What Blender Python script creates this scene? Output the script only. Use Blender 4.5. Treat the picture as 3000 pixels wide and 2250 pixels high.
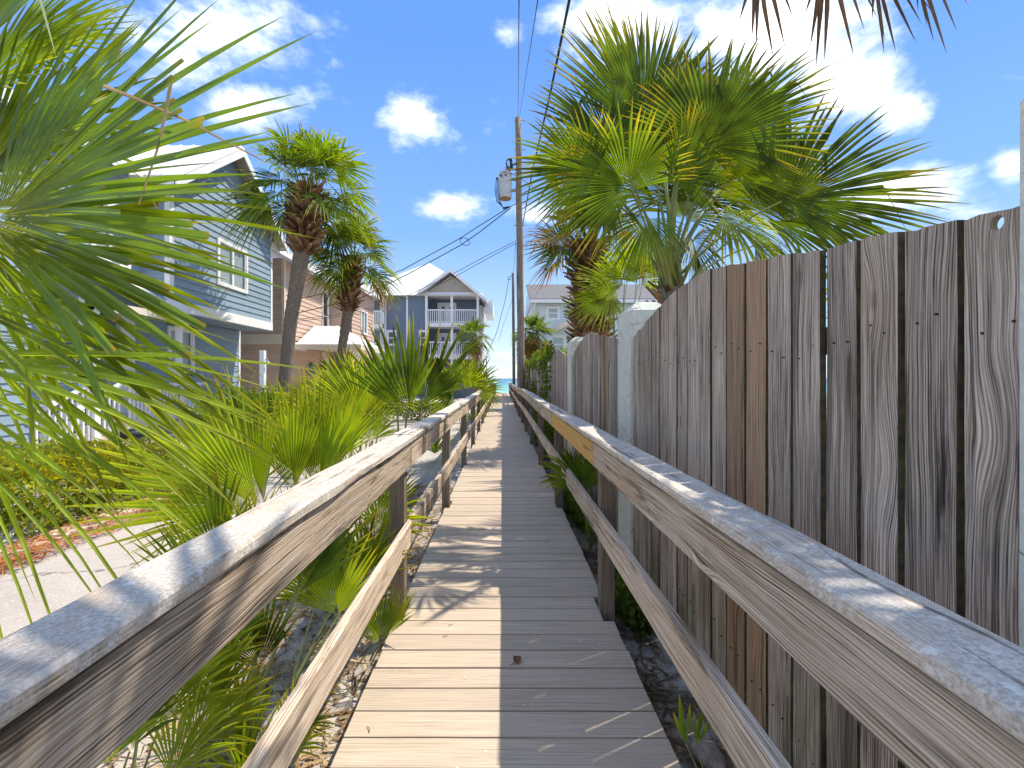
import bpy, bmesh, math, random
from mathutils import Vector as V, Matrix, noise as mnoise
R = math.radians
S = bpy.context.scene
C = S.collection
for o in list(bpy.data.objects):
    bpy.data.objects.remove(o)

# ------------------------------------------------------------------ camera
F = 1290.0            # focal length in photograph pixels (3000 wide)
CX, CY, EYE = 1472.0, 1108.0, 1.5
cam = bpy.data.cameras.new('camera')
cam.sensor_width = 36.0
cam.lens = 36.0 * F / 3000.0
cam.shift_x = (1500 - CX) / 3000.0
cam.shift_y = -(1125 - CY) / 3000.0
cam.clip_start = 0.03
cam.clip_end = 20000
camo = bpy.data.objects.new('camera', cam)
C.objects.link(camo)
camo.location = (0, 0, EYE)
camo.rotation_euler = (R(90), 0, 0)
S.camera = camo

# ------------------------------------------------------------------ sun, sky
SUN_AZ, SUN_EL = 26.0, 60.0       # azimuth measured from +X (right) towards +Y (away)
sd = V((math.cos(R(SUN_EL)) * math.cos(R(SUN_AZ)), math.cos(R(SUN_EL)) * math.sin(R(SUN_AZ)), math.sin(R(SUN_EL))))
sl = bpy.data.lights.new('sun', 'SUN')
sl.energy = 3.3
sl.angle = R(0.5)
sl.color = (1.0, 0.93, 0.82)
so = bpy.data.objects.new('sun', sl)
C.objects.link(so)
so.rotation_euler = (-sd).to_track_quat('-Z', 'Y').to_euler()
so.location = (20, 10, 40)

S.view_settings.view_transform = 'Standard'
S.view_settings.look = 'None'
S.view_settings.gamma = 1.0
S.view_settings.exposure = 0.90
try:
    S.cycles.use_denoising = True
    S.cycles.adaptive_threshold = 0.02
    S.cycles.max_bounces = 5
    S.cycles.diffuse_bounces = 3
    S.cycles.glossy_bounces = 2
    S.cycles.transmission_bounces = 4
    S.cycles.transparent_max_bounces = 12
    S.cycles.sample_clamp_indirect = 6
except Exception:
    pass


class NT:
    """small node-tree helper"""
    def __init__(self, tree):
        self.t = tree
        self.n = tree.nodes
        self.l = tree.links

    def node(self, kind, **kw):
        nd = self.n.new(kind)
        for k, v in kw.items():
            setattr(nd, k, v)
        return nd

    def put(self, sock, v):
        if isinstance(v, bpy.types.NodeSocket):
            self.l.new(v, sock)
        elif v is not None:
            if isinstance(v, (tuple, list)) and sock.type == 'RGBA' and len(v) == 3:
                v = (*v, 1)
            sock.default_value = v

    def math(self, op, a, b=None, c=None, clamp=False):
        m = self.node('ShaderNodeMath', operation=op, use_clamp=clamp)
        for i, x in enumerate((a, b, c)):
            if x is not None:
                self.put(m.inputs[i], x)
        return m.outputs[0]

    def vmath(self, op, a, b=None, scale=None):
        m = self.node('ShaderNodeVectorMath', operation=op)
        self.put(m.inputs[0], a)
        if b is not None:
            self.put(m.inputs[1], b)
        if scale is not None:
            self.put(m.inputs[3], scale)
        return m.outputs['Value'] if op in ('LENGTH', 'DISTANCE', 'DOT_PRODUCT') else m.outputs[0]

    def noise(self, vec, scale=1.0, detail=4, rough=0.55, dist=0.0, col=False):
        m = self.node('ShaderNodeTexNoise')
        self.put(m.inputs['Vector'], vec)
        m.inputs['Scale'].default_value = scale
        m.inputs['Detail'].default_value = detail
        m.inputs['Roughness'].default_value = rough
        m.inputs['Distortion'].default_value = dist
        return m.outputs['Color' if col else 'Fac']

    def voronoi(self, vec, scale=1.0, feature='F1'):
        m = self.node('ShaderNodeTexVoronoi', feature=feature)
        self.put(m.inputs['Vector'], vec)
        m.inputs['Scale'].default_value = scale
        return m

    def ramp(self, fac, stops, interp='LINEAR'):
        m = self.node('ShaderNodeValToRGB')
        self.put(m.inputs[0], fac)
        r = m.color_ramp
        r.interpolation = interp
        while len(r.elements) < len(stops):
            r.elements.new(0.5)
        for e, (p, c) in zip(r.elements, stops):
            e.position = p
            e.color = (*c, 1) if len(c) == 3 else c
        return m.outputs[0]

    def maprange(self, v, a, b, c=0.0, d=1.0, smooth=True):
        m = self.node('ShaderNodeMapRange', interpolation_type='SMOOTHSTEP' if smooth else 'LINEAR')
        self.put(m.inputs[0], v)
        for i, x in enumerate((a, b, c, d)):
            m.inputs[i + 1].default_value = x
        return m.outputs[0]

    def mix(self, fac, a, b, blend='MIX'):
        m = self.node('ShaderNodeMix', data_type='RGBA', blend_type=blend)
        self.put(m.inputs[0], fac)
        self.put(m.inputs[6], a)
        self.put(m.inputs[7], b)
        return m.outputs[2]

    def mapping(self, vec, scale=(1, 1, 1), loc=(0, 0, 0)):
        m = self.node('ShaderNodeMapping')
        self.put(m.inputs['Vector'], vec)
        m.inputs['Scale'].default_value = scale
        m.inputs['Location'].default_value = loc
        return m.outputs[0]

    def bump(self, h, strength=0.4, dist=0.01):
        m = self.node('ShaderNodeBump')
        self.put(m.inputs['Height'], h)
        m.inputs['Strength'].default_value = strength
        m.inputs['Distance'].default_value = dist
        return m.outputs[0]


world = bpy.data.worlds.new('World')
S.world = world
world.use_nodes = True
w = NT(world.node_tree)
w.n.clear()
sky = w.node('ShaderNodeTexSky', sky_type='NISHITA')
sky.sun_disc = False
sky.sun_elevation = R(SUN_EL)
sky.sun_rotation = R(90 - SUN_AZ)
sky.air_density = 1.0
sky.dust_density = 0.0
sky.ozone_density = 3.0
tc = w.node('ShaderNodeTexCoord')
sep = w.node('ShaderNodeSeparateXYZ')
w.l.new(tc.outputs['Generated'], sep.inputs[0])
dx, dy, dz = sep.outputs
dyc = w.math('MAXIMUM', dy, 0.08)
u = w.math('DIVIDE', dx, dyc)
v = w.math('DIVIDE', dz, dyc)
cuv = w.node('ShaderNodeCombineXYZ')
w.l.new(u, cuv.inputs[0])
w.l.new(v, cuv.inputs[1])
uv = cuv.outputs[0]
# cumulus seen over the lane: centre and half size in degrees-like tangent units
CLOUDS = [(640, 70, 300, 150, 1.0), (560, 150, 190, 130, .75), (730, 320, 150, 80, .85), (1222, 330, 105, 95, 1.0), (1320, 602, 110, 48, .95),
          (1490, 95, 62, 60, .75), (1840, 60, 230, 170, .95), (2300, 90, 300, 190, 1.05), (2480, 240, 210, 130, 1.0),
          (2640, 330, 110, 80, .9), (2960, 480, 75, 75, 1.0), (2650, 560, 260, 120, .85), (1570, 625, 110, 35, .7), (2850, 620, 190, 50, .6),
          (1380, 1010, 170, 26, .5), (1500, 1040, 120, 22, .55), (2950, 225, 110, 25, .5), (1500, 930, 70, 18, .4),
          (2200, 480, 300, 160, .7), (3500, 200, 300, 150, .9), (-500, 300, 260, 140, .9), (900, -400, 500, 200, .8), (2300, -500, 500, 180, .8)]
mask = None
for px, py, rx, ry, st in CLOUDS:
    m = w.node('ShaderNodeMapping', vector_type='POINT')
    w.l.new(uv, m.inputs[0])
    sx, sy = F / (rx * 1.2), F / (ry * 1.2)
    m.inputs['Scale'].default_value = (sx, sy, 0)
    m.inputs['Location'].default_value = (-(px - CX) / F * sx, -(CY - py) / F * sy, 0)
    d = w.vmath('LENGTH', m.outputs[0])
    k = w.maprange(d, 0.0, 1.25, st, 0.0, smooth=False)
    mask = k if mask is None else w.math('MAXIMUM', mask, k)
dirv = tc.outputs['Generated']
n1 = w.noise(w.mapping(dirv, (1, 1, 1.7)), 5.5, 8, 0.62, 0.25)
n2 = w.noise(w.mapping(dirv, (1, 1, 1.9)), 17.0, 6, 0.62, 0.1)
nn = w.math('ADD', w.math('MULTIPLY', w.math('SUBTRACT', n1, 0.5), 1.5), w.math('MULTIPLY', w.math('SUBTRACT', n2, 0.5), 0.95))
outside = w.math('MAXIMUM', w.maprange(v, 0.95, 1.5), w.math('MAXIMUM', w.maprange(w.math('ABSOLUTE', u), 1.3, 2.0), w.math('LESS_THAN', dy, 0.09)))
mask = w.math('MAXIMUM', mask, w.math('MULTIPLY', outside, 0.44))  # extra cloud cover out of view, added to strengthen the white fill light
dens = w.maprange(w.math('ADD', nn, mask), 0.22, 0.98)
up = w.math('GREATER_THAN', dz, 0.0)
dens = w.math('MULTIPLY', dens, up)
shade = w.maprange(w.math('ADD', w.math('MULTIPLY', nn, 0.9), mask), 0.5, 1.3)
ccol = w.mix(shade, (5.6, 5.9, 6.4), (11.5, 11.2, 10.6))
hs = w.node('ShaderNodeHueSaturation')
hs.inputs['Hue'].default_value = 0.5
hs.inputs['Saturation'].default_value = 1.08
hs.inputs['Value'].default_value = 1.15
w.l.new(sky.outputs[0], hs.inputs['Color'])
air = w.ramp(dz, [(0.0, (.80, .92, 1.0)), (0.10, (.56, .76, 1.0)), (0.3, (.25, .49, 1.0)), (0.6, (.145, .36, .96)), (1.0, (.12, .32, .9))])
clear = w.mix(0.90, hs.outputs[0], w.vmath('SCALE', air, scale=3.9))
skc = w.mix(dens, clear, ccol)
world.cycles.sampling_method = 'MANUAL'
world.cycles.sample_map_resolution = 512
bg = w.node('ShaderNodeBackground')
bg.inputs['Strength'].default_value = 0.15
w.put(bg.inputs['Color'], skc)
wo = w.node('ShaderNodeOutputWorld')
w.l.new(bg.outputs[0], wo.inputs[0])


# ------------------------------------------------------------------ helpers
def at(px, py, Y):
    """a point of the place at distance Y seen at photograph pixel (px, py)"""
    return V(((px - CX) * Y / F, Y, EYE + (CY - py) * Y / F))


WL = {}      # world location of every empty / parent


def mesh_obj(name, mesh, mat, parent, loc):
    o = bpy.data.objects.new(name, mesh)
    if mat is not None and len(mesh.materials) == 0:
        for m in (mat if isinstance(mat, (list, tuple)) else [mat]):
            mesh.materials.append(m)
    C.objects.link(o)
    loc = V(loc)
    if parent is not None:
        o.parent = parent
        o.location = loc - WL[parent]
    else:
        o.location = loc
    WL[o] = loc
    return o


def thing(name, label, cat, loc=(0, 0, 0), group=None):
    o = bpy.data.objects.new(name, None)
    o.empty_display_size = 0.2
    C.objects.link(o)
    o.location = loc
    WL[o] = V(loc)
    return tag(o, label, cat, group)


def tag(o, label, cat, group=None, kind=None):
    if label:
        o['label'] = label
    if cat:
        o['category'] = cat
    if group:
        o['group'] = group
    if kind:
        o['kind'] = kind
    return o


class MB:
    def __init__(self):
        self.v, self.f, self.m, self.t = [], [], [], []

    def add(self, vs, fs, mi=0, ts=None):
        b = len(self.v)
        self.v += [tuple(p) for p in vs]
        self.f += [tuple(i + b for i in f) for f in fs]
        self.m += [mi] * len(fs)
        self.t += list(ts) if ts is not None else [0.0] * len(vs)

    def box(self, x0, x1, y0, y1, z0, z1, mi=0):
        self.add([(x0, y0, z0), (x1, y0, z0), (x1, y1, z0), (x0, y1, z0), (x0, y0, z1), (x1, y0, z1), (x1, y1, z1), (x0, y1, z1)],
                 [(0, 3, 2, 1), (4, 5, 6, 7), (0, 1, 5, 4), (1, 2, 6, 5), (2, 3, 7, 6), (3, 0, 4, 7)], mi)
        return self

    def bar(self, p, q, wd, ht, up=(0, 0, 1), mi=0):
        p, q = V(p), V(q)
        d = (q - p).normalized()
        s = d.cross(V(up)).normalized()
        n = s.cross(d)
        vs = []
        for c in (p, q):
            for a, b in ((-1, -1), (1, -1), (1, 1), (-1, 1)):
                vs.append(c + s * a * wd / 2 + n * b * ht / 2)
        self.add(vs, [(0, 1, 2, 3), (7, 6, 5, 4), (0, 4, 5, 1), (1, 5, 6, 2), (2, 6, 7, 3), (3, 7, 4, 0)], mi)
        return self

    def tube(self, pts, rad, n=6, mi=0, caps=True, flat=1.0):
        pts = [V(p) for p in pts]
        rings = []
        for i, p in enumerate(pts):
            d = (pts[min(i + 1, len(pts) - 1)] - pts[max(i - 1, 0)]).normalized()
            s = d.cross(V((0, 0, 1)))
            if s.length < 1e-3:
                s = V((1, 0, 0))
            s.normalize()
            nn_ = s.cross(d)
            r = rad[i] if isinstance(rad, (list, tuple)) else rad
            rings.append([p + s * math.cos(2 * math.pi * k / n) * r + nn_ * math.sin(2 * math.pi * k / n) * r * flat for k in range(n)])
        vs = [x for rg in rings for x in rg]
        fs = []
        for i in range(len(pts) - 1):
            for k in range(n):
                a, b = i * n + k, i * n + (k + 1) % n
                fs.append((a, b, b + n, a + n))
        if caps:
            fs.append(tuple(range(n - 1, -1, -1)))
            fs.append(tuple(range((len(pts) - 1) * n, len(pts) * n)))
        self.add(vs, fs, mi)
        return self

    def prism(self, poly, off, mi=0):
        k = len(poly)
        off = V(off)
        vs = [V(p) for p in poly] + [V(p) + off for p in poly]
        fs = [tuple(range(k)), tuple(range(2 * k - 1, k - 1, -1))]
        fs += [(i, k + i, k + (i + 1) % k, (i + 1) % k) for i in range(k)]
        self.add(vs, fs, mi)
        return self

    def quad(self, a, b, c, d, mi=0, t=0.0):
        self.add([a, b, c, d], [(0, 1, 2, 3)], mi, [t] * 4)
        return self

    def mesh(self, name, off, bevel=0, smooth=False, attr=False, fixn=True):
        me = bpy.data.meshes.new(name)
        off = V(off)
        me.from_pydata([V(p) - off for p in self.v], [], self.f)
        if any(self.m):
            me.polygons.foreach_set('material_index', self.m)
        if attr:
            a = me.attributes.new('tip', 'FLOAT', 'POINT')
            a.data.foreach_set('value', self.t)
        if bevel or fixn:
            bm = bmesh.new()
            bm.from_mesh(me)
            if fixn:
                bmesh.ops.recalc_face_normals(bm, faces=bm.faces)
            if bevel:
                bmesh.ops.bevel(bm, geom=list(bm.edges), offset=bevel, segments=2, affect='EDGES', profile=0.6)
            bm.to_mesh(me)
            bm.free()
        if smooth:
            me.polygons.foreach_set('use_smooth', [True] * len(me.polygons))
        me.update()
        return me

    def build(self, name, mat, parent=None, origin=None, **kw):
        if origin is None:
            lo = [min(p[i] for p in self.v) for i in range(3)]
            hi = [max(p[i] for p in self.v) for i in range(3)]
            origin = V([(a + b) / 2 for a, b in zip(lo, hi)])
        me = self.mesh(name, origin, **kw)
        return mesh_obj(name, me, mat, parent, origin)


# ------------------------------------------------------------------ materials
def new_mat(name):
    m = bpy.data.materials.new(name)
    m.use_nodes = True
    t = NT(m.node_tree)
    t.n.clear()
    out = t.node('ShaderNodeOutputMaterial')
    return m, t, out


def principled(t, out, col, rough=0.6, bump=None, spec=0.4, metal=0.0):
    p = t.node('ShaderNodeBsdfPrincipled')
    t.put(p.inputs['Base Color'], col)
    t.put(p.inputs['Roughness'], rough)
    p.inputs['Specular IOR Level'].default_value = spec
    p.inputs['Metallic'].default_value = metal
    if bump is not None:
        t.l.new(bump, p.inputs['Normal'])
    t.l.new(p.outputs[0], out.inputs[0])
    return p


def objco(t, spread=40.0):
    tc_ = t.node('ShaderNodeTexCoord')
    oi = t.node('ShaderNodeObjectInfo')
    off = t.vmath('SCALE', (1.0, 1.7, 2.3), scale=t.math('MULTIPLY', oi.outputs['Random'], spread))
    return t.vmath('ADD', tc_.outputs['Object'], off), oi.outputs['Random'], tc_.outputs['Object']


def wood_mat(name, axis, stops, fiber=140.0, rings=560.0, knot=1.0, tone=(0.82, 1.12), bump=0.5, lichen=None, moss=None, stain=0.0, rough=0.8, tint=None, run=1.1, wander=0.05, ringamp=0.04, cracks=1.0, streak=False):
    """weathered lumber, grain along 'axis' (0,1,2)"""
    m, t, out = new_mat(name)
    co, rnd, raw = objco(t)
    sp = t.node('ShaderNodeSeparateXYZ')
    t.l.new(co, sp.inputs[0])
    al = sp.outputs[axis]
    others = [sp.outputs[i] for i in range(3) if i != axis]
    ac = t.math('ADD', others[0], t.math('MULTIPLY', others[1], 0.83))
    # knots
    cb = t.node('ShaderNodeCombineXYZ')
    t.put(cb.inputs[0], t.math('MULTIPLY', ac, 7.0))
    t.put(cb.inputs[1], t.math('MULTIPLY', al, 1.9))
    vo = t.voronoi(cb.outputs[0], 1.0)
    sepc = t.node('ShaderNodeSeparateColor')
    t.l.new(vo.outputs['Color'], sepc.inputs[0])
    has = t.math('MULTIPLY', t.math('GREATER_THAN', sepc.outputs[0], 0.52), knot)
    d = vo.outputs['Distance']
    infl = t.math('MULTIPLY', t.maprange(d, 0.02, 0.42, 1.0, 0.0), has)
    core = t.math('MULTIPLY', t.maprange(d, 0.05, 0.12, 1.0, 0.0), has)
    # slow wander of the grain
    cw = t.node('ShaderNodeCombineXYZ')
    t.put(cw.inputs[0], t.math('MULTIPLY', ac, 5.0))
    t.put(cw.inputs[1], t.math('MULTIPLY', al, run))
    slow = t.noise(cw.outputs[0], 1.0, 3, 0.5)
    warp = t.math('ADD', t.math('MULTIPLY', t.math('SUBTRACT', slow, 0.5), wander), t.math('MULTIPLY', infl, 0.028))
    acw = t.math('ADD', ac, warp)
    cf = t.node('ShaderNodeCombineXYZ')
    t.put(cf.inputs[0], t.math('MULTIPLY', acw, fiber * 2))
    t.put(cf.inputs[1], t.math('MULTIPLY', al, 1.6))
    fib = t.noise(cf.outputs[0], 1.0, 4, 0.78)
    ring = t.math('SINE', t.math('ADD', t.math('MULTIPLY', acw, rings * 2), t.math('MULTIPLY', slow, 5.0)))
    cs = t.node('ShaderNodeCombineXYZ')
    t.put(cs.inputs[0], t.math('MULTIPLY', acw, 22.0))
    t.put(cs.inputs[1], t.math('MULTIPLY', al, 0.8))
    crack = t.maprange(t.noise(cs.outputs[0], 1.0, 4, 0.6), 0.575, 0.645)
    h = t.math('ADD', t.math('MULTIPLY', fib, 1.0), t.math('MULTIPLY', ring, ringamp))
    col = t.ramp(h, stops)
    big = t.noise(t.vmath('SCALE', co, scale=2.3), 1.0, 3, 0.6)
    col = t.mix(t.maprange(big, 0.38, 0.72, 0.0, 0.30), col, t.mix(0.5, col, stops[0][1]))
    if tint is not None:
        col = t.mix(t.maprange(t.noise(t.vmath('SCALE', co, scale=1.1), 1.0, 3, 0.55), 0.48, 0.70, 0.0, 0.6), col, t.mix(t.maprange(h, 0.36, 0.64), tint[0], tint[1]))
    col = t.mix(t.math('MULTIPLY', crack, 0.55 * cracks), col, (0.035, 0.028, 0.022))
    col = t.mix(t.math('MULTIPLY', core, 0.8), col, (0.05, 0.032, 0.022))
    if streak:
        rz_ = t.node('ShaderNodeSeparateXYZ')
        t.l.new(raw, rz_.inputs[0])
        zl = rz_.outputs[2]
        cn = t.node('ShaderNodeCombineXYZ')
        t.put(cn.inputs[0], t.math('MULTIPLY', ac, 42.0))
        t.put(cn.inputs[1], t.math('MULTIPLY', al, 0.5))
        sk = t.maprange(t.noise(cn.outputs[0], 1.0, 2, 0.5), 0.60, 0.70)
        zm = t.math('MULTIPLY', t.maprange(zl, 0.28, 0.66), t.maprange(zl, 0.70, 0.77, 1.0, 0.0))
        zm2 = t.math('MULTIPLY', t.maprange(zl, -0.95, -0.6), t.math('LESS_THAN', zl, -0.55))
        col = t.mix(t.math('MULTIPLY', sk, t.math('MULTIPLY', t.math('MAXIMUM', zm, zm2), 0.75)), col, (0.035, 0.026, 0.022))
    if stain:
        sn = t.noise(t.vmath('MULTIPLY', co, tuple(1.5 if i == axis else 14.0 for i in range(3))), 1.0, 5, 0.65)
        col = t.mix(t.maprange(sn, 0.62 - stain * 0.12, 0.72, 0.0, 0.85), col, (0.028, 0.02, 0.018))
    if lichen is not None:
        ln = t.noise(t.vmath('SCALE', co, scale=9.0), 1.0, 6, 0.7)
        fine = t.noise(t.vmath('SCALE', co, scale=140.0), 1.0, 3, 0.7)
        lc = t.mix(t.maprange(fine, 0.36, 0.64), lichen[0], lichen[1])
        col = t.mix(t.maprange(ln, 0.36, 0.55, 0.15, 0.97), col, lc)
        spot = t.maprange(t.noise(t.vmath('SCALE', co, scale=24.0), 1.0, 5, 0.7), 0.57, 0.66)
        col = t.mix(t.math('MULTIPLY', spot, 0.8), col, (0.80, 0.77, 0.70))
        dk = t.maprange(t.noise(t.vmath('SCALE', co, scale=5.0), 1.0, 6, 0.75), 0.58, 0.72)
        col = t.mix(t.math('MULTIPLY', dk, 0.65), col, (0.13, 0.12, 0.105))
    if lichen is not None:
        col = t.mix(t.math('MULTIPLY', t.maprange(t.noise(cs.outputs[0], 1.0, 4, 0.6), 0.585, 0.63), 0.6), col, (0.06, 0.05, 0.04))
    if moss is not None:
        rz = t.node('ShaderNodeSeparateXYZ')
        t.l.new(t.node('ShaderNodeNewGeometry').outputs['Position'], rz.inputs[0])
        mo = t.math('MULTIPLY', t.maprange(rz.outputs[2], 0.95, -0.1, 0.0, 1.0), t.maprange(t.noise(t.vmath('MULTIPLY', co, (9, 9, 1.4)), 1.0, 4, 0.6), 0.45, 0.6))
        col = t.mix(t.math('MULTIPLY', mo, 0.7), col, moss)
    tonev = t.maprange(rnd, 0, 1, tone[0], tone[1], smooth=False)
    sc = t.vmath('SCALE', col, scale=tonev)
    hb = t.math('SUBTRACT', t.math('ADD', h, 0), t.math('MULTIPLY', crack, 0.9 * cracks))
    principled(t, out, sc, rough, t.bump(hb, bump, 0.004), 0.25)
    return m


def plain(name, col, rough=0.6, var=0.12, scale=6.0, bump=0.0, bscale=80.0, spec=0.35, metal=0.0, dirt=None):
    m, t, out = new_mat(name)
    co, rnd, raw = objco(t, 7)
    n = t.noise(t.vmath('SCALE', co, scale=scale), 1.0, 5, 0.65)
    c1 = tuple(x * (1 - var) for x in col)
    c2 = tuple(min(1, x * (1 + var)) for x in col)
    c = t.mix(t.maprange(n, 0.3, 0.7), c1, c2)
    if dirt is not None:
        geo = t.node('ShaderNodeNewGeometry')
        dn = t.noise(t.vmath('MULTIPLY', geo.outputs['Position'], (7, 7, 1.2)), 1.0, 5, 0.7)
        c = t.mix(t.maprange(dn, 0.55, 0.75, 0, 0.5), c, dirt)
    b = None
    if bump:
        b = t.bump(t.noise(t.vmath('SCALE', co, scale=bscale), 1.0, 4, 0.6), bump, 0.004)
    principled(t, out, c, rough, b, spec, metal)
    return m


def leaf_mat(name, stops, trans=0.45, tcol=(0.42, 0.55, 0.03), rough=0.55, vary=0.35, spec=0.22):
    """foliage: 'tip' attribute runs 0 at the base to 1 at the tip"""
    m, t, out = new_mat(name)
    a = t.node('ShaderNodeAttribute')
    a.attribute_name = 'tip'
    oi = t.node('ShaderNodeObjectInfo')
    geo = t.node('ShaderNodeNewGeometry')
    n = t.noise(geo.outputs['Position'], 4.0, 1, 0.6)
    n2 = t.noise(geo.outputs['Position'], 35.0, 1, 0.6)
    f = t.math('ADD', a.outputs['Fac'], t.math('MULTIPLY', t.math('SUBTRACT', n2, 0.5), 0.25))
    col = t.ramp(f, stops)
    v_ = t.math('ADD', t.maprange(n, 0.3, 0.7, 1 - vary, 1 + vary * 0.6), t.math('MULTIPLY', t.math('SUBTRACT', oi.outputs['Random'], 0.5), vary))
    col = t.vmath('SCALE', col, scale=v_)
    tr = t.node('ShaderNodeBsdfTranslucent')
    tcc = t.mix(0.8, col, t.vmath('MULTIPLY', t.vmath('SCALE', col, scale=5.0), tcol))
    t.put(tr.inputs[0], t.vmath('MULTIPLY', t.vmath('SCALE', col, scale=4.2), tcol))
    p = t.node('ShaderNodeBsdfPrincipled')
    t.put(p.inputs['Base Color'], col)
    p.inputs['Roughness'].default_value = rough
    p.inputs['Specular IOR Level'].default_value = spec
    ad = t.node('ShaderNodeMixShader')
    ad.inputs[0].default_value = trans
    t.l.new(p.outputs[0], ad.inputs[1])
    t.l.new(tr.outputs[0], ad.inputs[2])
    t.l.new(ad.outputs[0], out.inputs[0])
    return m


GREY = [(0.36, (0.04, 0.028, 0.02)), (0.435, (0.27, 0.20, 0.15)), (0.515, (0.54, 0.425, 0.32)), (0.61, (0.80, 0.67, 0.545))]
RAILC = [(0.35, (0.08, 0.05, 0.032)), (0.43, (0.40, 0.29, 0.195)), (0.52, (0.65, 0.51, 0.375)), (0.63, (0.84, 0.73, 0.60))]
M = {}
M['fence'] = wood_mat('fence_wood', 2, GREY, moss=(0.10, 0.11, 0.03), bump=1.0, tone=(0.66, 1.16), stain=0.4, streak=True, tint=((0.17, 0.10, 0.06), (0.44, 0.32, 0.22)))
M['fence_edge'] = plain('fence_board_edge', (0.075, 0.062, 0.03), 0.9, 0.4, 30, bump=0.5)
M['fence_new'] = wood_mat('fence_wood_newer', 2, [(0.36, (0.12, 0.06, 0.028)), (0.47, (0.37, 0.225, 0.125)), (0.6, (0.55, 0.38, 0.24))], bump=0.6)
M['rail'] = wood_mat('rail_wood', 1, RAILC, rings=480, fiber=115, bump=0.8, stain=0.7, tint=((0.24, 0.13, 0.05), (0.62, 0.42, 0.25)))
M['rail_new'] = wood_mat('rail_wood_new', 1, [(0.2, (0.42, 0.21, 0.045)), (0.5, (0.66, 0.38, 0.105)), (0.8, (0.74, 0.47, 0.16))], bump=0.15, rings=60, knot=0.8, tone=(0.95, 1.05), rough=0.6)
M['cap'] = wood_mat('cap_wood', 1, RAILC, bump=0.6, lichen=((0.45, 0.39, 0.325), (0.71, 0.64, 0.545)), tone=(0.95, 1.05))
M['post'] = wood_mat('post_wood', 2, [(0.36, (0.06, 0.043, 0.03)), (0.48, (0.21, 0.16, 0.115)), (0.62, (0.38, 0.31, 0.235))], bump=0.5)
M['pole'] = wood_mat('pole_wood', 2, [(0.36, (0.05, 0.034, 0.023)), (0.48, (0.18, 0.135, 0.095)), (0.62, (0.36, 0.295, 0.22))], bump=0.5, run=0.3)
M['deck'] = wood_mat('deck_board', 0, [(0.34, (0.33, 0.255, 0.18)), (0.5, (0.51, 0.405, 0.295)), (0.66, (0.62, 0.51, 0.385))], fiber=90, rings=330, knot=0.0, bump=0.35, tone=(0.93, 1.06), rough=0.62, cracks=0.0)
M['stringer'] = plain('stringer_wood', (0.09, 0.07, 0.05), 0.85)
M['nail'] = plain('rusty_nail', (0.035, 0.025, 0.02), 0.7)
M['leafdry'] = plain('dry_leaf', (0.17, 0.07, 0.025), 0.55, 0.3, 60)


def stucco(name, col):
    m, t, out = new_mat(name)
    co, rnd, raw = objco(t, 5)
    n = t.noise(t.vmath('SCALE', co, scale=26.0), 1.0, 6, 0.65)
    vo = t.voronoi(t.vmath('ADD', t.vmath('SCALE', co, scale=7.0), t.vmath('SCALE', t.noise(co, 6.0, 3, 0.5, 0, True), scale=1.2)), 1.0, 'DISTANCE_TO_EDGE')
    cr = t.maprange(vo.outputs['Distance'], 0.006, 0.03, 1.0, 0.0)
    crk = t.math('MULTIPLY', cr, t.maprange(t.noise(t.vmath('SCALE', co, scale=5.0), 1.0, 2, 0.5), 0.46, 0.6))
    c = t.mix(t.maprange(n, 0.35, 0.75), tuple(x * 0.86 for x in col), col)
    c = t.mix(t.math('MULTIPLY', crk, 0.7), c, (0.16, 0.17, 0.15))
    dr = t.noise(t.vmath('MULTIPLY', co, (8, 8, 1.6)), 1.0, 6, 0.7)
    c = t.mix(t.maprange(dr, 0.58, 0.75, 0, 0.45), c, (0.28, 0.29, 0.25))
    h = t.math('SUBTRACT', n, t.math('MULTIPLY', crk, 0.6))
    principled(t, out, c, 0.85, t.bump(h, 0.7, 0.012), 0.2)
    return m


M['stucco'] = stucco('mint_stucco', (0.73, 0.735, 0.63))


def siding_mat(name, col, var=0.1):
    m, t, out = new_mat(name)
    co, rnd, raw = objco(t, 9)
    n = t.noise(t.vmath('MULTIPLY', co, (5, 5, 30)), 1.0, 5, 0.65)
    c = t.mix(t.maprange(n, 0.3, 0.7), tuple(x * (1 - var) for x in col), tuple(x * (1 + var) for x in col))
    c = t.vmath('SCALE', c, scale=t.maprange(rnd, 0, 1, 0.93, 1.06, smooth=False))
    principled(t, out, c, 0.62, t.bump(n, 0.15, 0.003), 0.3)
    return m


M['blue'] = siding_mat('blue_clapboard', (0.25, 0.33, 0.395))
M['pink'] = siding_mat('salmon_clapboard', (0.58, 0.41, 0.31))
M['navy'] = siding_mat('slate_blue_clapboard', (0.17, 0.215, 0.275))
M['white'] = plain('white_paint', (0.80, 0.79, 0.76), 0.5, 0.05, dirt=(0.55, 0.52, 0.47))
M['cream'] = plain('cream_paint', (0.70, 0.60, 0.47), 0.55, 0.06)
M['mint'] = siding_mat('mint_siding', (0.60, 0.70, 0.70), 0.05)
M['lattice'] = plain('cream_lattice', (0.50, 0.45, 0.38), 0.7, 0.08)
M['metal_roof'] = plain('white_metal_roof', (0.78, 0.77, 0.75), 0.38, 0.05, 2.0, spec=0.5)
M['shingle'] = plain('grey_shingles', (0.16, 0.155, 0.15), 0.9, 0.3, 9.0, bump=0.4)
M['dark'] = plain('dark_interior', (0.03, 0.03, 0.035), 0.7)
M['soffit'] = plain('soffit', (0.45, 0.40, 0.34), 0.7)
M['blind'] = plain('white_blind', (0.75, 0.75, 0.72), 0.6, 0.03)
M['teal'] = plain('teal_paint', (0.03, 0.25, 0.33), 0.5, 0.2, 10)
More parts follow.
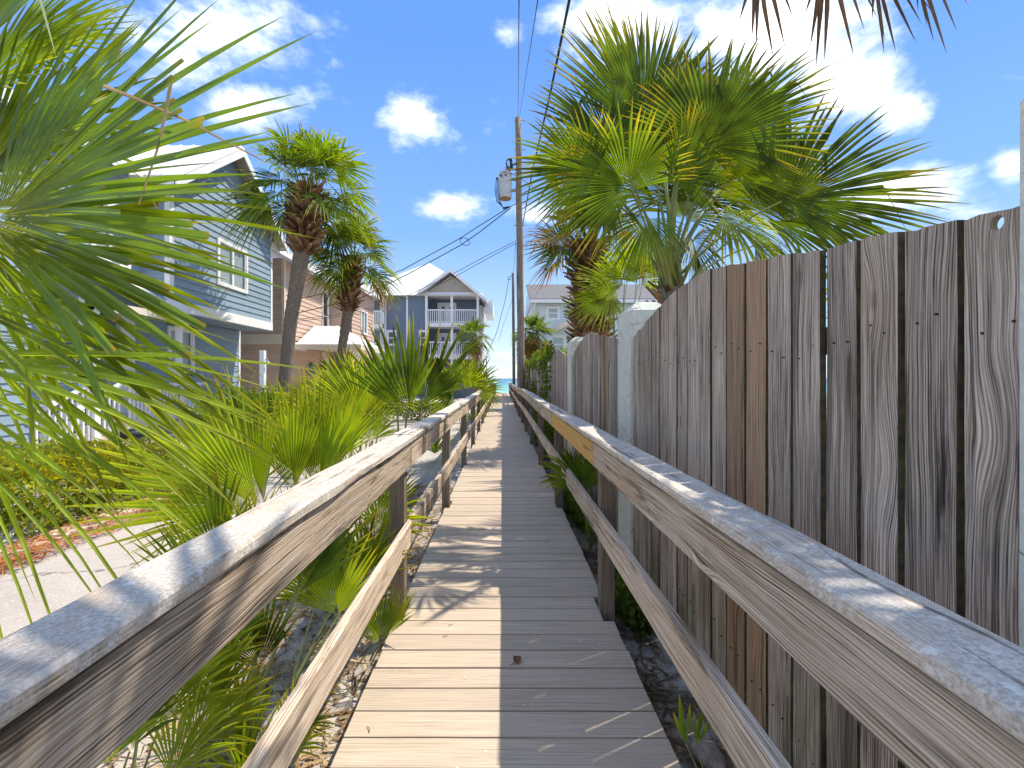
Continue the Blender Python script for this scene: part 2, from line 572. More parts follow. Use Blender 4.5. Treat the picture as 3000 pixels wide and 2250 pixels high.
M['signwood'] = wood_mat('sign_wood', 1, [(0.2, (0.42, 0.28, 0.18)), (0.7, (0.66, 0.5, 0.36))], knot=0.5, bump=0.2)
M['black'] = plain('black_metal', (0.012, 0.012, 0.013), 0.4, 0.2)
M['cable'] = plain('black_cable', (0.018, 0.018, 0.02), 0.6, 0.1)
M['cable_grey'] = plain('grey_cable', (0.11, 0.11, 0.115), 0.5, 0.1, metal=0.3)
M['transformer'] = plain('grey_transformer_paint', (0.50, 0.51, 0.50), 0.45, 0.06, dirt=(0.33, 0.28, 0.22))
M['porcelain'] = plain('porcelain', (0.26, 0.28, 0.32), 0.25, 0.1)
M['rust'] = plain('rusty_underside', (0.30, 0.20, 0.12), 0.8, 0.25, 12)
M['steel'] = plain('galvanised_steel', (0.38, 0.38, 0.38), 0.4, 0.12, metal=0.6)
M['rock'] = plain('tan_rock', (0.40, 0.31, 0.24), 0.85, 0.25, 25, bump=0.6, bscale=60)


def glass_mat():
    m, t, out = new_mat('window_glass')
    lw = t.node('ShaderNodeFresnel')
    lw.inputs[0].default_value = 1.5
    tr = t.node('ShaderNodeBsdfTransparent')
    tr.inputs[0].default_value = (0.86, 0.90, 0.90, 1)
    gl = t.node('ShaderNodeBsdfGlossy')
    gl.inputs['Roughness'].default_value = 0.03
    mx = t.node('ShaderNodeMixShader')
    front = t.math('SUBTRACT', 1.0, t.node('ShaderNodeNewGeometry').outputs['Backfacing'])
    t.put(mx.inputs[0], t.math('MULTIPLY', t.math('MULTIPLY', lw.outputs[0], 1.5, clamp=True), front))
    t.l.new(tr.outputs[0], mx.inputs[1])
    t.l.new(gl.outputs[0], mx.inputs[2])
    t.l.new(mx.outputs[0], out.inputs[0])
    return m


M['glass'] = glass_mat()
FG = [(0.0, (0.17, 0.21, 0.03)), (0.3, (0.075, 0.135, 0.02)), (0.68, (0.11, 0.165, 0.023)), (0.88, (0.29, 0.245, 0.035)), (1.0, (0.30, 0.14, 0.035))]
M['frond'] = leaf_mat('palm_leaf', FG, 0.45, (0.60, 0.54, 0.03), vary=0.45)
M['frond_near'] = leaf_mat('palm_leaf_deep', [(0.0, (0.30, 0.34, 0.04)), (0.2, (0.15, 0.235, 0.04)), (0.8, (0.125, 0.215, 0.04)), (0.95, (0.25, 0.21, 0.035)), (1.0, (0.40, 0.22, 0.06))], 0.45, (0.62, 0.56, 0.025), rough=0.36, vary=0.3, spec=0.5)
M['frond_bright'] = leaf_mat('palm_leaf_bright', [(0.0, (0.22, 0.27, 0.035)), (0.4, (0.175, 0.25, 0.031)), (0.78, (0.25, 0.285, 0.034)), (0.92, (0.40, 0.33, 0.05)), (1.0, (0.40, 0.18, 0.045))], 0.52, (0.60, 0.56, 0.02), rough=0.38, vary=0.45)
M['frond_old'] = leaf_mat('palm_leaf_yellowed', [(0.0, (0.16, 0.16, 0.03)), (0.5, (0.20, 0.15, 0.03)), (1.0, (0.28, 0.13, 0.04))], 0.4, (0.6, 0.42, 0.03))
M['frond_dead'] = leaf_mat('palm_leaf_dead', [(0.0, (0.20, 0.13, 0.07)), (1.0, (0.12, 0.075, 0.05))], 0.2, (0.4, 0.25, 0.1), rough=0.7)
M['petiole'] = plain('palm_petiole', (0.22, 0.24, 0.075), 0.45, 0.2, 5)
M['petiole_dry'] = plain('palm_petiole_dry', (0.22, 0.14, 0.07), 0.7, 0.25, 5)
M['bark'] = plain('palm_bark', (0.20, 0.155, 0.115), 0.9, 0.45, 22, bump=0.9, bscale=45)
M['boot'] = leaf_mat('palm_boot', [(0.0, (0.11, 0.055, 0.026)), (1.0, (0.42, 0.25, 0.14))], 0.05, (0.3, 0.2, 0.1), rough=0.85, spec=0.2)
M['fiber'] = plain('palm_fibre', (0.22, 0.10, 0.04), 0.9, 0.35, 30)
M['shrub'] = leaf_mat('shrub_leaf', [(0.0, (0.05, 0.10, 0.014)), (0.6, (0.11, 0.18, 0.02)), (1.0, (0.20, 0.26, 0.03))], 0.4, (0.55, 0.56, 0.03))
M['hedge'] = leaf_mat('hedge_leaf', [(0.0, (0.09, 0.14, 0.014)), (0.55, (0.23, 0.28, 0.025)), (0.93, (0.36, 0.37, 0.04)), (1.0, (0.40, 0.13, 0.03))], 0.4, (0.6, 0.5, 0.03))
M['vine'] = leaf_mat('vine_leaf', [(0.0, (0.035, 0.07, 0.012)), (0.7, (0.10, 0.16, 0.02)), (1.0, (0.24, 0.20, 0.03))], 0.4, (0.55, 0.52, 0.03))
M['twig'] = plain('grey_twig', (0.28, 0.21, 0.17), 0.8, 0.2)
M['straw'] = leaf_mat('dry_litter', [(0.0, (0.16, 0.10, 0.055)), (0.5, (0.33, 0.22, 0.11)), (1.0, (0.44, 0.34, 0.2))], 0.1, (0.5, 0.3, 0.1), rough=0.85, spec=0.15)
M['pinestraw'] = leaf_mat('pine_straw', [(0.0, (0.28, 0.09, 0.025)), (1.0, (0.50, 0.22, 0.07))], 0.1, (0.5, 0.3, 0.1), rough=0.85, spec=0.15)


def sand_mat():
    m, t, out = new_mat('sand')
    geo = t.node('ShaderNodeNewGeometry')
    p = geo.outputs['Position']
    n = t.noise(p, 3.0, 6, 0.65)
    f = t.noise(p, 90.0, 3, 0.7)
    c = t.mix(n, (0.40, 0.355, 0.295), (0.55, 0.51, 0.45))
    c = t.mix(t.maprange(f, 0.55, 0.75, 0, 0.35), c, (0.25, 0.21, 0.17))
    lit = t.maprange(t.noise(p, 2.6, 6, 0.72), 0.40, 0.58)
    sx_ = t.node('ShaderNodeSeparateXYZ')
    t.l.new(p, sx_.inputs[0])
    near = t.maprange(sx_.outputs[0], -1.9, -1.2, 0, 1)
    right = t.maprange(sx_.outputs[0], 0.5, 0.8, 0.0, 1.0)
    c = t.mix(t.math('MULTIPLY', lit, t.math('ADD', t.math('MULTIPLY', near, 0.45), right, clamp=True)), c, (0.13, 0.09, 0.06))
    principled(t, out, c, 0.95, t.bump(t.math('ADD', t.math('MULTIPLY', n, 2.0), t.math('MULTIPLY', f, 0.3)), 0.6, 0.03), 0.1)
    return m


def street_mat():
    m, t, out = new_mat('shell_pavement')
    p = t.node('ShaderNodeNewGeometry').outputs['Position']
    n = t.noise(p, 1.6, 5, 0.6)
    f = t.noise(p, 38.0, 5, 0.8)
    c = t.mix(n, (0.38, 0.33, 0.275), (0.49, 0.43, 0.37))
    c = t.mix(t.maprange(f, 0.5, 0.72, 0, 0.6), c, (0.27, 0.22, 0.19))
    c = t.mix(t.maprange(t.noise(p, 55.0, 3, 0.7), 0.58, 0.68, 0, 0.8), c, (0.70, 0.65, 0.58))
    st = t.maprange(t.noise(p, 0.55, 6, 0.7), 0.5, 0.68, 0, 0.45)
    c = t.mix(st, c, (0.31, 0.27, 0.23))
    wv = t.vmath('ADD', t.vmath('SCALE', p, scale=0.6), t.vmath('SCALE', t.noise(p, 2.5, 4, 0.6, 0, True), scale=0.5))
    ck = t.maprange(t.voronoi(wv, 1.0, 'DISTANCE_TO_EDGE').outputs['Distance'], 0.004, 0.014, 0.75, 0.0)
    c = t.mix(ck, c, (0.13, 0.11, 0.09))
    principled(t, out, c, 0.92, t.bump(f, 0.5, 0.006), 0.15)
    return m


def sea_mat():
    m, t, out = new_mat('gulf_water')
    p = t.node('ShaderNodeNewGeometry').outputs['Position']
    sx_ = t.node('ShaderNodeSeparateXYZ')
    t.l.new(p, sx_.inputs[0])
    n = t.noise(t.vmath('MULTIPLY', p, (0.01, 0.03, 1)), 1.0, 4, 0.6)
    yy = t.math('ADD', t.math('LOGARITHM', sx_.outputs[1], 10.0), t.math('MULTIPLY', t.math('SUBTRACT', n, 0.5), 0.12))
    c = t.ramp(t.maprange(yy, 2.2, 3.5, 0, 1, smooth=False), [(0.0, (0.30, 0.52, 0.44)), (0.12, (0.17, 0.47, 0.41)), (0.30, (0.085, 0.34, 0.35)), (0.55, (0.05, 0.19, 0.27)), (1.0, (0.04, 0.13, 0.22))])
    foam = t.maprange(t.noise(t.vmath('MULTIPLY', p, (0.05, 0.5, 1)), 1.0, 4, 0.6), 0.56, 0.62)
    fm = t.math('MULTIPLY', foam, t.maprange(sx_.outputs[1], 205, 170, 0, 1))
    c = t.mix(fm, c, (0.8, 0.82, 0.8))
    principled(t, out, c, 0.35, t.bump(t.noise(t.vmath('MULTIPLY', p, (0.2, 0.7, 1)), 1.0, 4, 0.6), 0.4, 0.4), 0.3)
    return m


M['sand'] = sand_mat()
M['street'] = street_mat()
M['sea'] = sea_mat()
M['paver'] = plain('tan_paver', (0.52, 0.42, 0.31), 0.9, 0.2, 12, bump=0.3)

rng = random.Random(7)

# ------------------------------------------------------------------ ground, street, sea
GZ = -0.24


def ground_z(x, y):
    z = GZ
    if y > 52:
        z -= min(5.2, (y - 52) * 0.055)
    z += 0.03 * mnoise.noise(V((x * 0.7, y * 0.7, 0)))
    if -1.6 < x < -0.6 and y < 46:
        z += 0.03
    if x < -4.6 and y < 46:
        z += min(0.25, (-4.6 - x) * 0.1)
    return z


xs = [-400, -200, -100, -50, -30, -20, -15, -12, -10, -8, -7, -6, -5.3, -4.9, -4.6, -4.4, -3.5, -2.5, -1.7, -1.45, -1.2, -1.0, -.8, -.5, 0, .5, .7, .85, 1.0, 1.2, 1.6, 2.2, 3, 5, 8, 12, 20, 30, 50, 100, 200, 400]
ys = [-60, -30, -12, -6, -3, -1.5, -.5] + [0.25 * i for i in range(0, 40)] + [10 + i for i in range(0, 36)] + [48, 52, 58, 66, 80, 100, 130, 150, 170, 200]
mb = MB()
idx = {}
for j, y in enumerate(ys):
    for i, x in enumerate(xs):
        idx[i, j] = len(mb.v)
        mb.v.append((x, y, ground_z(x, y)))
        mb.t.append(0)
for j in range(len(ys) - 1):
    for i in range(len(xs) - 1):
        mb.f.append((idx[i, j], idx[i + 1, j], idx[i + 1, j + 1], idx[i, j + 1]))
        mb.m.append(0)
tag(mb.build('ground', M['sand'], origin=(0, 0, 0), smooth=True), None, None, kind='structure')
mb = MB()
mb.quad((-9000, 128, -4.7), (9000, 128, -4.7), (9000, 12000, -4.7), (-9000, 12000, -4.7))
tag(mb.build('sea', M['sea'], origin=(0, 0, 0)), None, None, kind='structure')
# shell street running beside the boardwalk
mb = MB()
yy = [-8 + 1.0 * i for i in range(51)]
for y0, y1 in zip(yy, yy[1:]):
    e0, e1 = -2.0 + 0.14 * math.sin(y0 * 0.9), -2.0 + 0.14 * math.sin(y1 * 0.9)
    mb.quad((-4.55, y0, -0.195), (e0, y0, -0.195), (e1, y1, -0.195), (-4.55, y1, -0.195))
    mb.quad((e0, y0, -0.195), (e0 + .4, y0, -0.29), (e1 + .4, y1, -0.29), (e1, y1, -0.195))
tag(mb.build('street', M['street'], origin=(0, 0, 0)), None, None, kind='structure')
# paver edging of the street
edge = thing('paver_edging', 'row of tan pavers edging the pale street by the hedge', 'edging', (-4.7, 6, -0.17))
rp = random.Random(3)
for i in range(46):
    y0 = 1.6 + i * 0.302
    mb = MB()
    mb.box(-4.87, -4.58, y0, y0 + 0.29, -0.3, -0.152 + rp.uniform(-.006, .006))
    mb.build('paver', M['paver'], edge, bevel=0.008)

# ------------------------------------------------------------------ boardwalk
PITCH, GAP = 0.148, 0.0085
POSTS = [0.45 + 2.4 * i for i in range(19)]
HWL, HWR = 0.665, 0.69
bw = thing('boardwalk', 'long tan composite plank boardwalk running straight to the sea', 'boardwalk', (0, 0.3, -0.03))


def plank_mesh(x0, x1, name):
    b = MB()
    n = 1
    b.box(x0, x1, -(PITCH - GAP) / 2, (PITCH - GAP) / 2, -0.025, 0)
    return b.mesh(name, (0, 0, 0), bevel=0.003)


full = plank_mesh(-HWL, HWR, 'deck_board')
notch = plank_mesh(-.615, .63, 'deck_board_notched')
full.materials.append(M['deck'])
notch.materials.append(M['deck'])
y = -0.9
far = MB()
k = 0
while y < 45.0:
    isn = any(abs(y - p) < 0.1 for p in POSTS)
    if y < 27:
        o = mesh_obj('deck_board', notch if isn else full, None, bw, (rng.uniform(-.004, .004), y, rng.uniform(-.0015, .0015)))
        o.rotation_euler = (rng.uniform(-.004, .004), rng.uniform(-.0015, .0015), rng.uniform(-.0012, .0012))
    else:
        a, b = (-.615, .63) if isn else (-HWL, HWR)
        far.box(a, b, y - (PITCH - GAP) / 2, y + (PITCH - GAP) / 2, -0.025, rng.uniform(-.002, .002))
    y += PITCH
    k += 1
tag(far.build('deck_boards_beyond', M['deck'], bw), None, None, kind='stuff')
for x in (-0.5, 0.0, 0.5):
    MB().box(x - .02, x + .02, -1, 45, -.2, -.027).build('stringer', M['stringer'], bw)

# ------------------------------------------------------------------ railings
def worn_bar(mb_, x0, x1, y0, y1, z0, z1, rg, amp=0.0025, zoff=(0, 0), n=10, mi=0, rnd=0.006):
    """a long board with rounded arrises and slightly uneven faces; grain along Y"""
    sec = [(x0 + rnd, z0), (x1 - rnd, z0), (x1, z0 + rnd), (x1, z1 - rnd), (x1 - rnd, z1), (x0 + rnd, z1), (x0, z1 - rnd), (x0, z0 + rnd)]
    vs, fs = [], []
    s0 = rg.uniform(0, 100)
    for i in range(n + 1):
        f = i / n
        yy_ = y0 + (y1 - y0) * f
        dz_ = zoff[0] * (1 - f) + zoff[1] * f
        for j, (x, z) in enumerate(sec):
            a = mnoise.noise(V((s0 + yy_ * 3.0, j * 1.7, 0))) * amp
            b = mnoise.noise(V((s0 + yy_ * 3.0, j * 1.7, 9))) * amp
            vs.append((x + a, yy_, z + b + dz_))
    k_ = len(sec)
    for i in range(n):
        for j in range(k_):
            a, b = i * k_ + j, i * k_ + (j + 1) % k_
            fs.append((a, b, b + k_, a + k_))
    fs.append(tuple(range(k_)))
    fs.append(tuple(range(n * k_ + k_ - 1, n * k_ - 1, -1)))
    mb_.add(vs, fs, mi)
    return mb_


def railing(side, label):
    s = side
    rg = random.Random(11 if s < 0 else 23)
    rl = thing('railing', label, 'railing', (0.66 * s, 0.45, -0.25))
    # sag / rise of the rail at each post
    zs = [0, 0, 0, 0] + [rg.uniform(-.035, .03) for _ in POSTS[4:]] + [0]
    lowt = 0.575 if s < 0 else 0.665
    ends = [-0.9] + POSTS[1:] + [45.0]
    for i, p in enumerate(POSTS):
        a, b = sorted((s * 0.626, s * 0.716))
        MB().box(a, b, p - .045, p + .045, -.45, 1.085 + zs[i]).build('post', M['post'], rl, bevel=0.004)
    for i in range(len(ends) - 1):
        y0, y1 = ends[i] + 0.002, ends[i + 1] - 0.002
        zo = (zs[i], zs[i + 1])
        nseg = 14 if i < 4 else 6
        a, b = sorted((s * 0.587, s * 0.624))
        new = s > 0 and i == 1
        worn_bar(MB(), a, b, y0, y1, 0.93, 1.083, rg, 0.0015 if new else 0.003, zo, nseg).build('upper_rail', M['rail_new'] if new else M['rail'], rl, smooth=False)
        worn_bar(MB(), a, b, y0, y1, lowt - .148, lowt, rg, 0.003, zo, nseg, rnd=.005).build('lower_rail', M['rail'], rl)
        a, b = sorted((s * 0.572, s * 0.714))
        worn_bar(MB(), a, b, y0, y1, 1.094, 1.134, rg, 0.005, zo, nseg * 3, rnd=.008).build('cap_board', M['cap'], rl, smooth=False)
        # screw heads
    sc = MB()
    for p in POSTS[1:5]:
        for dy_ in (-.03, .03):
            for z in (0.96, 1.05, lowt - .12, lowt - .03):
                c = V((s * .5865, p + dy_, z))
                sc.tube([c, c - V((s * .003, 0, 0))], .005, 6)
    tag(sc.build('screw_heads', M['nail'], rl), None, None, kind='stuff')
    return rl


railing(-1, 'left weathered timber railing with grey lichened cap beside the palmettos')
rr = railing(1, 'right weathered timber railing in fence shade with one new yellow board')

# ------------------------------------------------------------------ stucco pillars and plank fence
XF = 1.05
BAY = 3.07
PIL = [0.50 + BAY * i for i in range(11)]   # near edge of each pillar
ordn = ['nearest', 'second', 'third', 'fourth', 'fifth', 'sixth', 'seventh', 'eighth', 'ninth', 'tenth', 'eleventh']
for i, p in enumerate(PIL):
    zt = 2.13
    mb = MB()
    x0, x1, y0, y1 = XF - 0.012, XF + 0.30, p, p + 0.385
    n = 12
    # shaft with gently uneven stucco faces, then chamfered top
    prof = [(0.0, -.5), (0.0, .3), (0, .8), (0, 1.3), (0, 1.75), (0, zt - .075), (.055, zt - .015), (.075, zt)]
    rgp = random.Random(100 + i)
    vs, fs = [], []
    per = []
    for a in range(6):
        per.append((a / 6, 0))
    for a in range(6):
        per.append((1, a / 6))
    for a in range(6):
        per.append((1 - a / 6, 1))
    for a in range(6):
        per.append((0, 1 - a / 6))
    for (ins, z) in prof:
        for (fx, fy) in per:
            ex = x0 + ins + (x1 - x0 - 2 * ins) * fx
            ey = y0 + ins + (y1 - y0 - 2 * ins) * fy
            dxy = mnoise.noise(V((ex * 6, ey * 6, z * 4 + i))) * .006
            vs.append((ex + dxy, ey - dxy, z))
    k_ = len(per)
    for a in range(len(prof) - 1):
        for b in range(k_):
            q = a * k_ + b
            r_ = a * k_ + (b + 1) % k_
            fs.append((q, r_, r_ + k_, q + k_))
    fs.append(tuple(range((len(prof) - 1) * k_, len(prof) * k_)))
    mb.add(vs, fs)
    lab = 'pale mint stucco fence pillar, %s from the camera' % ordn[i] if i else 'pale mint stucco pillar at the right picture edge'
    tag(mb.build('stucco_pillar', M['stucco'], origin=((x0 + x1) / 2, p + .19, -.25)), lab, 'pillar', 'stucco fence pillars')


TOPS = [(0.0, 1.842), (.17, 1.916), (.33, 1.975), (.415, 2.02), (.52, 2.06), (.65, 2.035), (.74, 1.995), (.85, 1.925), (1.0, 1.82)]


def fence_top(t):
    t = min(1, max(0, t))
    for (a, p), (b, q) in zip(TOPS, TOPS[1:]):
        if t <= b:
            return p + (q - p) * (t - a) / (b - a)
    return TOPS[-1][1]


def fence_board(name, y0, y1, t0, t1, x, mat, parent, rg, hole=None, th=0.021, lean=0.0):
    """one vertical picket: broad face towards the boardwalk"""
    nz = 9
    zb = -0.22 + rg.uniform(-.01, .01)
    vs, fs = [], []
    s0 = rg.uniform(0, 99)
    ny = 4
    for k_ in range(nz + 1):
        f = k_ / nz
        for j in range(ny + 1):
            g = j / ny
            zt = t0 + (t1 - t0) * g
            jag = rg.uniform(-.004, .004) if k_ == nz else 0
            z = zb + (zt - zb) * f + jag
            yy_ = y0 + (y1 - y0) * g + (mnoise.noise(V((s0 + j * 4, z * 2.2, 0))) * .0028 if j in (0, ny) else 0) + lean * f
            xx_ = x + mnoise.noise(V((s0, z * 1.3, g * 1.3))) * .0022 + (g - .5) ** 2 * .004
            vs.append((xx_, yy_, z))
    m_ = len(vs)
    vs += [(a + th, b, c) for a, b, c in vs]
    W_ = ny + 1
    skip = set()
    for k_ in range(nz):
        for j in range(ny):
            a = k_ * W_ + j
            fs.append((a, a + 1, a + 1 + W_, a + W_))
            fs.append((m_ + a, m_ + a + W_, m_ + a + 1 + W_, m_ + a + 1))
    nside = len(fs)
    for k_ in range(nz):
        a = k_ * W_
        fs.append((a, a + W_, m_ + a + W_, m_ + a))
        a = k_ * W_ + ny
        fs.append((a, m_ + a, m_ + a + W_, a + W_))
    nside1 = len(fs)
    for j in range(ny):
        fs.append((j, m_ + j, m_ + j + 1, j + 1))
        a = nz * W_ + j
        fs.append((a, a + 1, m_ + a + 1, m_ + a))
    b_ = MB()
    b_.add(vs, fs)
    for q in range(nside, nside1):
        b_.m[q] = 1
    o = b_.build(name, [mat, M['fence_edge']], parent)
    if hole is not None:
        # drill the knot hole right through
        cy, cz, ry, rz = hole
        c = MB()
        ring0 = [(x - .05, cy - .012 + ry * math.cos(a), cz + rz * math.sin(a)) for a in [2 * math.pi * q / 20 for q in range(20)]]
        ring1 = [(x + .08, cy + .014 + ry * math.cos(a), cz + .004 + rz * math.sin(a)) for a in [2 * math.pi * q / 20 for q in range(20)]]
        c.add(ring0 + ring1, [tuple(range(20)), tuple(range(39, 19, -1))] + [(q, (q + 1) % 20, 20 + (q + 1) % 20, 20 + q) for q in range(20)])
        co_ = c.build('cutter', None)
        md = o.modifiers.new('knot_hole', 'BOOLEAN')
        md.object = co_
        md.operation = 'DIFFERENCE'
        md.solver = 'EXACT'
        dg = bpy.context.evaluated_depsgraph_get()
        dg.update()
        me = bpy.data.meshes.new_from_object(o.evaluated_get(dg))
        o.modifiers.clear()
        o.data = me
        bpy.data.objects.remove(co_)
    return o


NEAR = [0.868, 1.008, 1.162, 1.298, 1.443, 1.599, 1.755, 1.908, 2.072, 2.22, 2.362, 2.513, 2.655, 2.792, 2.945, 3.10, 3.25, 3.40, 3.555]
for bi in range(8):
    rg = random.Random(500 + bi)
    a = PIL[bi] + 0.39
    b = PIL[bi + 1]
    if bi == 0:
        cuts = NEAR
    else:
        nb = int(round((b - a) / 0.150))
        cuts = [a + (b - a) * i / nb + (rg.uniform(-.006, .006) if 0 < i < nb else 0) for i in range(nb + 1)]
    lab = ['tall weathered grey plank fence panel nearest the camera on the right', 'weathered plank fence panel between second and third stucco pillars',
           'plank fence panel with vine at its far end between third and fourth pillars', 'fourth plank fence panel along the boardwalk, partly under creeper',
           'fifth plank fence panel along the boardwalk, under creeper', 'sixth plank fence panel along the boardwalk toward the utility pole',
           'seventh plank fence panel along the boardwalk beside the utility pole', 'farthest plank fence panel beyond the utility pole'][bi]
    fp = thing('fence_panel', lab, 'fence', (XF, a, -.24), 'plank fence panels')
    nl = MB()
    for i in range(len(cuts) - 1):
        y0, y1 = cuts[i], cuts[i + 1]
        g = rg.choice([.006, .008, .010, .014, .019])
        if bi == 0:
            g = [.016, .024, .017, .023, .019, .020, .013, .016, .011, .008, .014, .009, .009, .014, .008, .008, .008, .008][i]
        y0 += g * .5
        y1 -= g * .5
        t0 = fence_top((y0 - a) / (b - a)) + rg.uniform(-.006, .006)
        t1 = fence_top((y1 - a) / (b - a)) + rg.uniform(-.006, .006)
        mat = M['fence_new'] if (bi == 0 and i in (6, 7)) or (bi > 0 and rg.random() < .04) else M['fence']
        hole = (0.936, 1.828, 0.0135, 0.0155) if bi == 0 and i == 0 else None
        if bi == 0 and i == 4:
            t0 -= .006
        fence_board('fence_board', y0, y1, t0, t1, XF + (rg.uniform(-.003, .004)), mat, fp, rg, hole)
        if bi < 3:
            for z in (0.25, 1.62):
                for q in (.28, .72):
                    c = V((XF - .002, y0 + (y1 - y0) * q + rg.uniform(-.01, .01), z + rg.uniform(-.03, .03) + (0.03 * math.sin(i))))
                    nl.tube([c + V((.004, 0, 0)), c - V((.002, 0, 0))], .0030, 6)
    if nl.v:
        tag(nl.build('nail_heads', M['nail'], fp), None, None, kind='stuff')
    for z in (0.22, 1.58):
        MB().box(XF + .027, XF + .066, a, b, z, z + .09).build('back_rail', M['post'], fp)


# ------------------------------------------------------------------ palms
def frond(mb, P, hub, T, N, rg, L, n, span, droop=.25, fold=.35, costa=.22, cut=None, pw=.018, rj=.42, mid=None, broken=.04, stations=7, yellow=0.0, arch=0.0, pet=True, wmul=1.0, hold=None, jit=0.0):
    """fan frond: petiole from P to hub, then a pleated palmate blade along T with face normal N"""
    P, hub = V(P), V(hub)
    T = V(T).normalized()
    N = V(N)
    N = (N - T * N.dot(T)).normalized()
    Sd = T.cross(N)
    if pet:
        d = (hub - P).length
        midp = (P + hub) / 2 + V((0, 0, d * .10)) if mid is None else V(mid)
        pts = []
        for i in range(7):
            f = i / 6
            pts.append(P * (1 - f) ** 2 + midp * 2 * f * (1 - f) + hub * f * f)
        mb.tube(pts, [pw * (1.5 - .95 * i / 6) for i in range(7)], 5, mi=1, flat=.6)
    span = R(span)
    da = span / n
    G = V((0, 0, -1))
    if stations == 7:
        rs = [.03, .2, .4, .56, .72, .87, 1.0]
    else:
        rs = [.03, .4, .7, 1.0]
    for i in range(n):
        a = -span / 2 + da * (i + .5 + rg.uniform(-jit, jit))
        fa = abs(a) / (span / 2)
        Li = L * (1.0 - .28 * fa ** 2) * rg.uniform(.9, 1.05)
        D = (T * math.cos(a) + Sd * math.sin(a))
        Wd = (-T * math.sin(a) + Sd * math.cos(a))
        lift = fold * abs(math.sin(a * .8))
        D = (D + N * lift).normalized()
        B = hub + T * costa * L * (1 - fa) ** 1.5 * .5 - N * costa * L * .25 * (1 - fa) ** 2
        dr = droop * rg.uniform(.6, 1.5)
        kink = rg.random() < broken
        kr = rg.uniform(.45, .7)
        side = rg.uniform(-.05, .05)
        c = None
        if cut is not None and rg.random() < cut[0]:
            c = rg.uniform(cut[1], cut[2])
        rr_ = [r for r in rs if c is None or r < c - .04] + ([c] if c is not None else [])
        vs, ts, fs = [], [], []
        dead = yellow * rg.random()
        tw = rg.uniform(-.5, .5)
        for q, r in enumerate(rr_):
            dd = Li * r
            free = max(0, r - rj) / (1 - rj)
            p = B + D * dd + G * (dr * Li * (r ** 2.2)) + Wd * side * Li * free - N * arch * Li * r * r
            if kink and r > kr:
                p = B + D * Li * kr + G * (dr * Li * kr ** 2.2) + (D * .35 + G * .85 + Wd * side * 4) * Li * (r - kr)
            wj = math.tan(da / 2) * Li * rj * wmul
            wid = math.tan(da / 2) * dd * wmul if r <= rj else (wj if hold is not None and r < hold else wj * max(0.0, 1 - (free if hold is None else (r - hold) / (1 - hold))) ** .72)
            if r < .1:
                wid *= 1.0
            dep = wid * (.75 if r <= rj else .55)
            nrm = (N + Wd * tw * free)
            tt = r * .80 + dead if c is None or q < len(rr_) - 1 else 1.0
            if r > .93 and c is None:
                tt = .9 + rg.uniform(-.1, .12)
            if wid < 1e-4:
                vs.append(p)
                ts.append(tt)
            else:
                vs += [p - Wd * wid, p - nrm * dep, p + Wd * wid]
                ts += [tt, tt * .9, tt]
        if c is not None:
            # short brown rim where the blade was clipped
            for q in range(3):
                pass
        nq = len(rr_)
        for q in range(nq - 1):
            b0 = q * 3
            last = (q == nq - 2) and len(vs) == 3 * (nq - 1) + 1
            if last:
                e = len(vs) - 1
                fs += [(b0, b0 + 1, e), (b0 + 1, b0 + 2, e)]
            else:
                fs += [(b0, b0 + 1, b0 + 4, b0 + 3), (b0 + 1, b0 + 2, b0 + 5, b0 + 4)]
        mb.add(vs, fs, 0, ts)


def build_frond(parent, leaf, pet, P, *args, name='frond', **kw):
    b = MB()
    frond(b, P, *args, **kw)
    return b.build(name, [leaf, pet], parent, origin=P, attr=True, fixn=False)


def aim(angle, depth=0.0):
    """unit direction: angle in the picture plane, depth component along +Y"""
    return V((math.cos(R(angle)), depth, math.sin(R(angle)))).normalized()


def rand_crown(parent, rg, P, nf, Lp, L, n, span=230, elev=(80, -45), leaf=None, old=0.0, stations=4, droop=.25, pw=.016, spread=.12, az=None, broken=.04, costa=.22):
    for i in range(nf):
        f = i / max(1, nf - 1)
        e = R(elev[0] + (elev[1] - elev[0]) * f + rg.uniform(-9, 9))
        a = i * 2.39996 + rg.uniform(-.25, .25)
        if az is not None:
            a = R(rg.uniform(*az))
        d = V((math.cos(a) * math.cos(e), math.sin(a) * math.cos(e), math.sin(e)))
        base = P + V((rg.uniform(-1, 1), rg.uniform(-1, 1), rg.uniform(-1.2, 1.0) - f)) * spread
        lp = Lp * rg.uniform(.8, 1.15)
        hub = base + d * lp + V((0, 0, -lp * .16))
        T = (d + V((0, 0, -.35 - .2 * f))).normalized()
        sd_ = T.cross(V((0, 0, 1)))
        if sd_.length < .05:
            sd_ = V((1, 0, 0))
        N = sd_.normalized().cross(T)
        N = (N + V((rg.uniform(-.5, .5), rg.uniform(-.5, .5), rg.uniform(-.1, .3)))).normalized()
        lm = leaf or M['frond']
        isold = f > 1 - old
        if isold:
            lm = M['frond_old']
        build_frond(parent, lm, M['petiole'], base, hub, T, N, rg, L * rg.uniform(.85, 1.1), n, span * rg.uniform(.85, 1.05),
                    droop=droop * (1 + f * .8), stations=stations, pw=pw, broken=broken, costa=costa, yellow=.25 if not isold else .5)


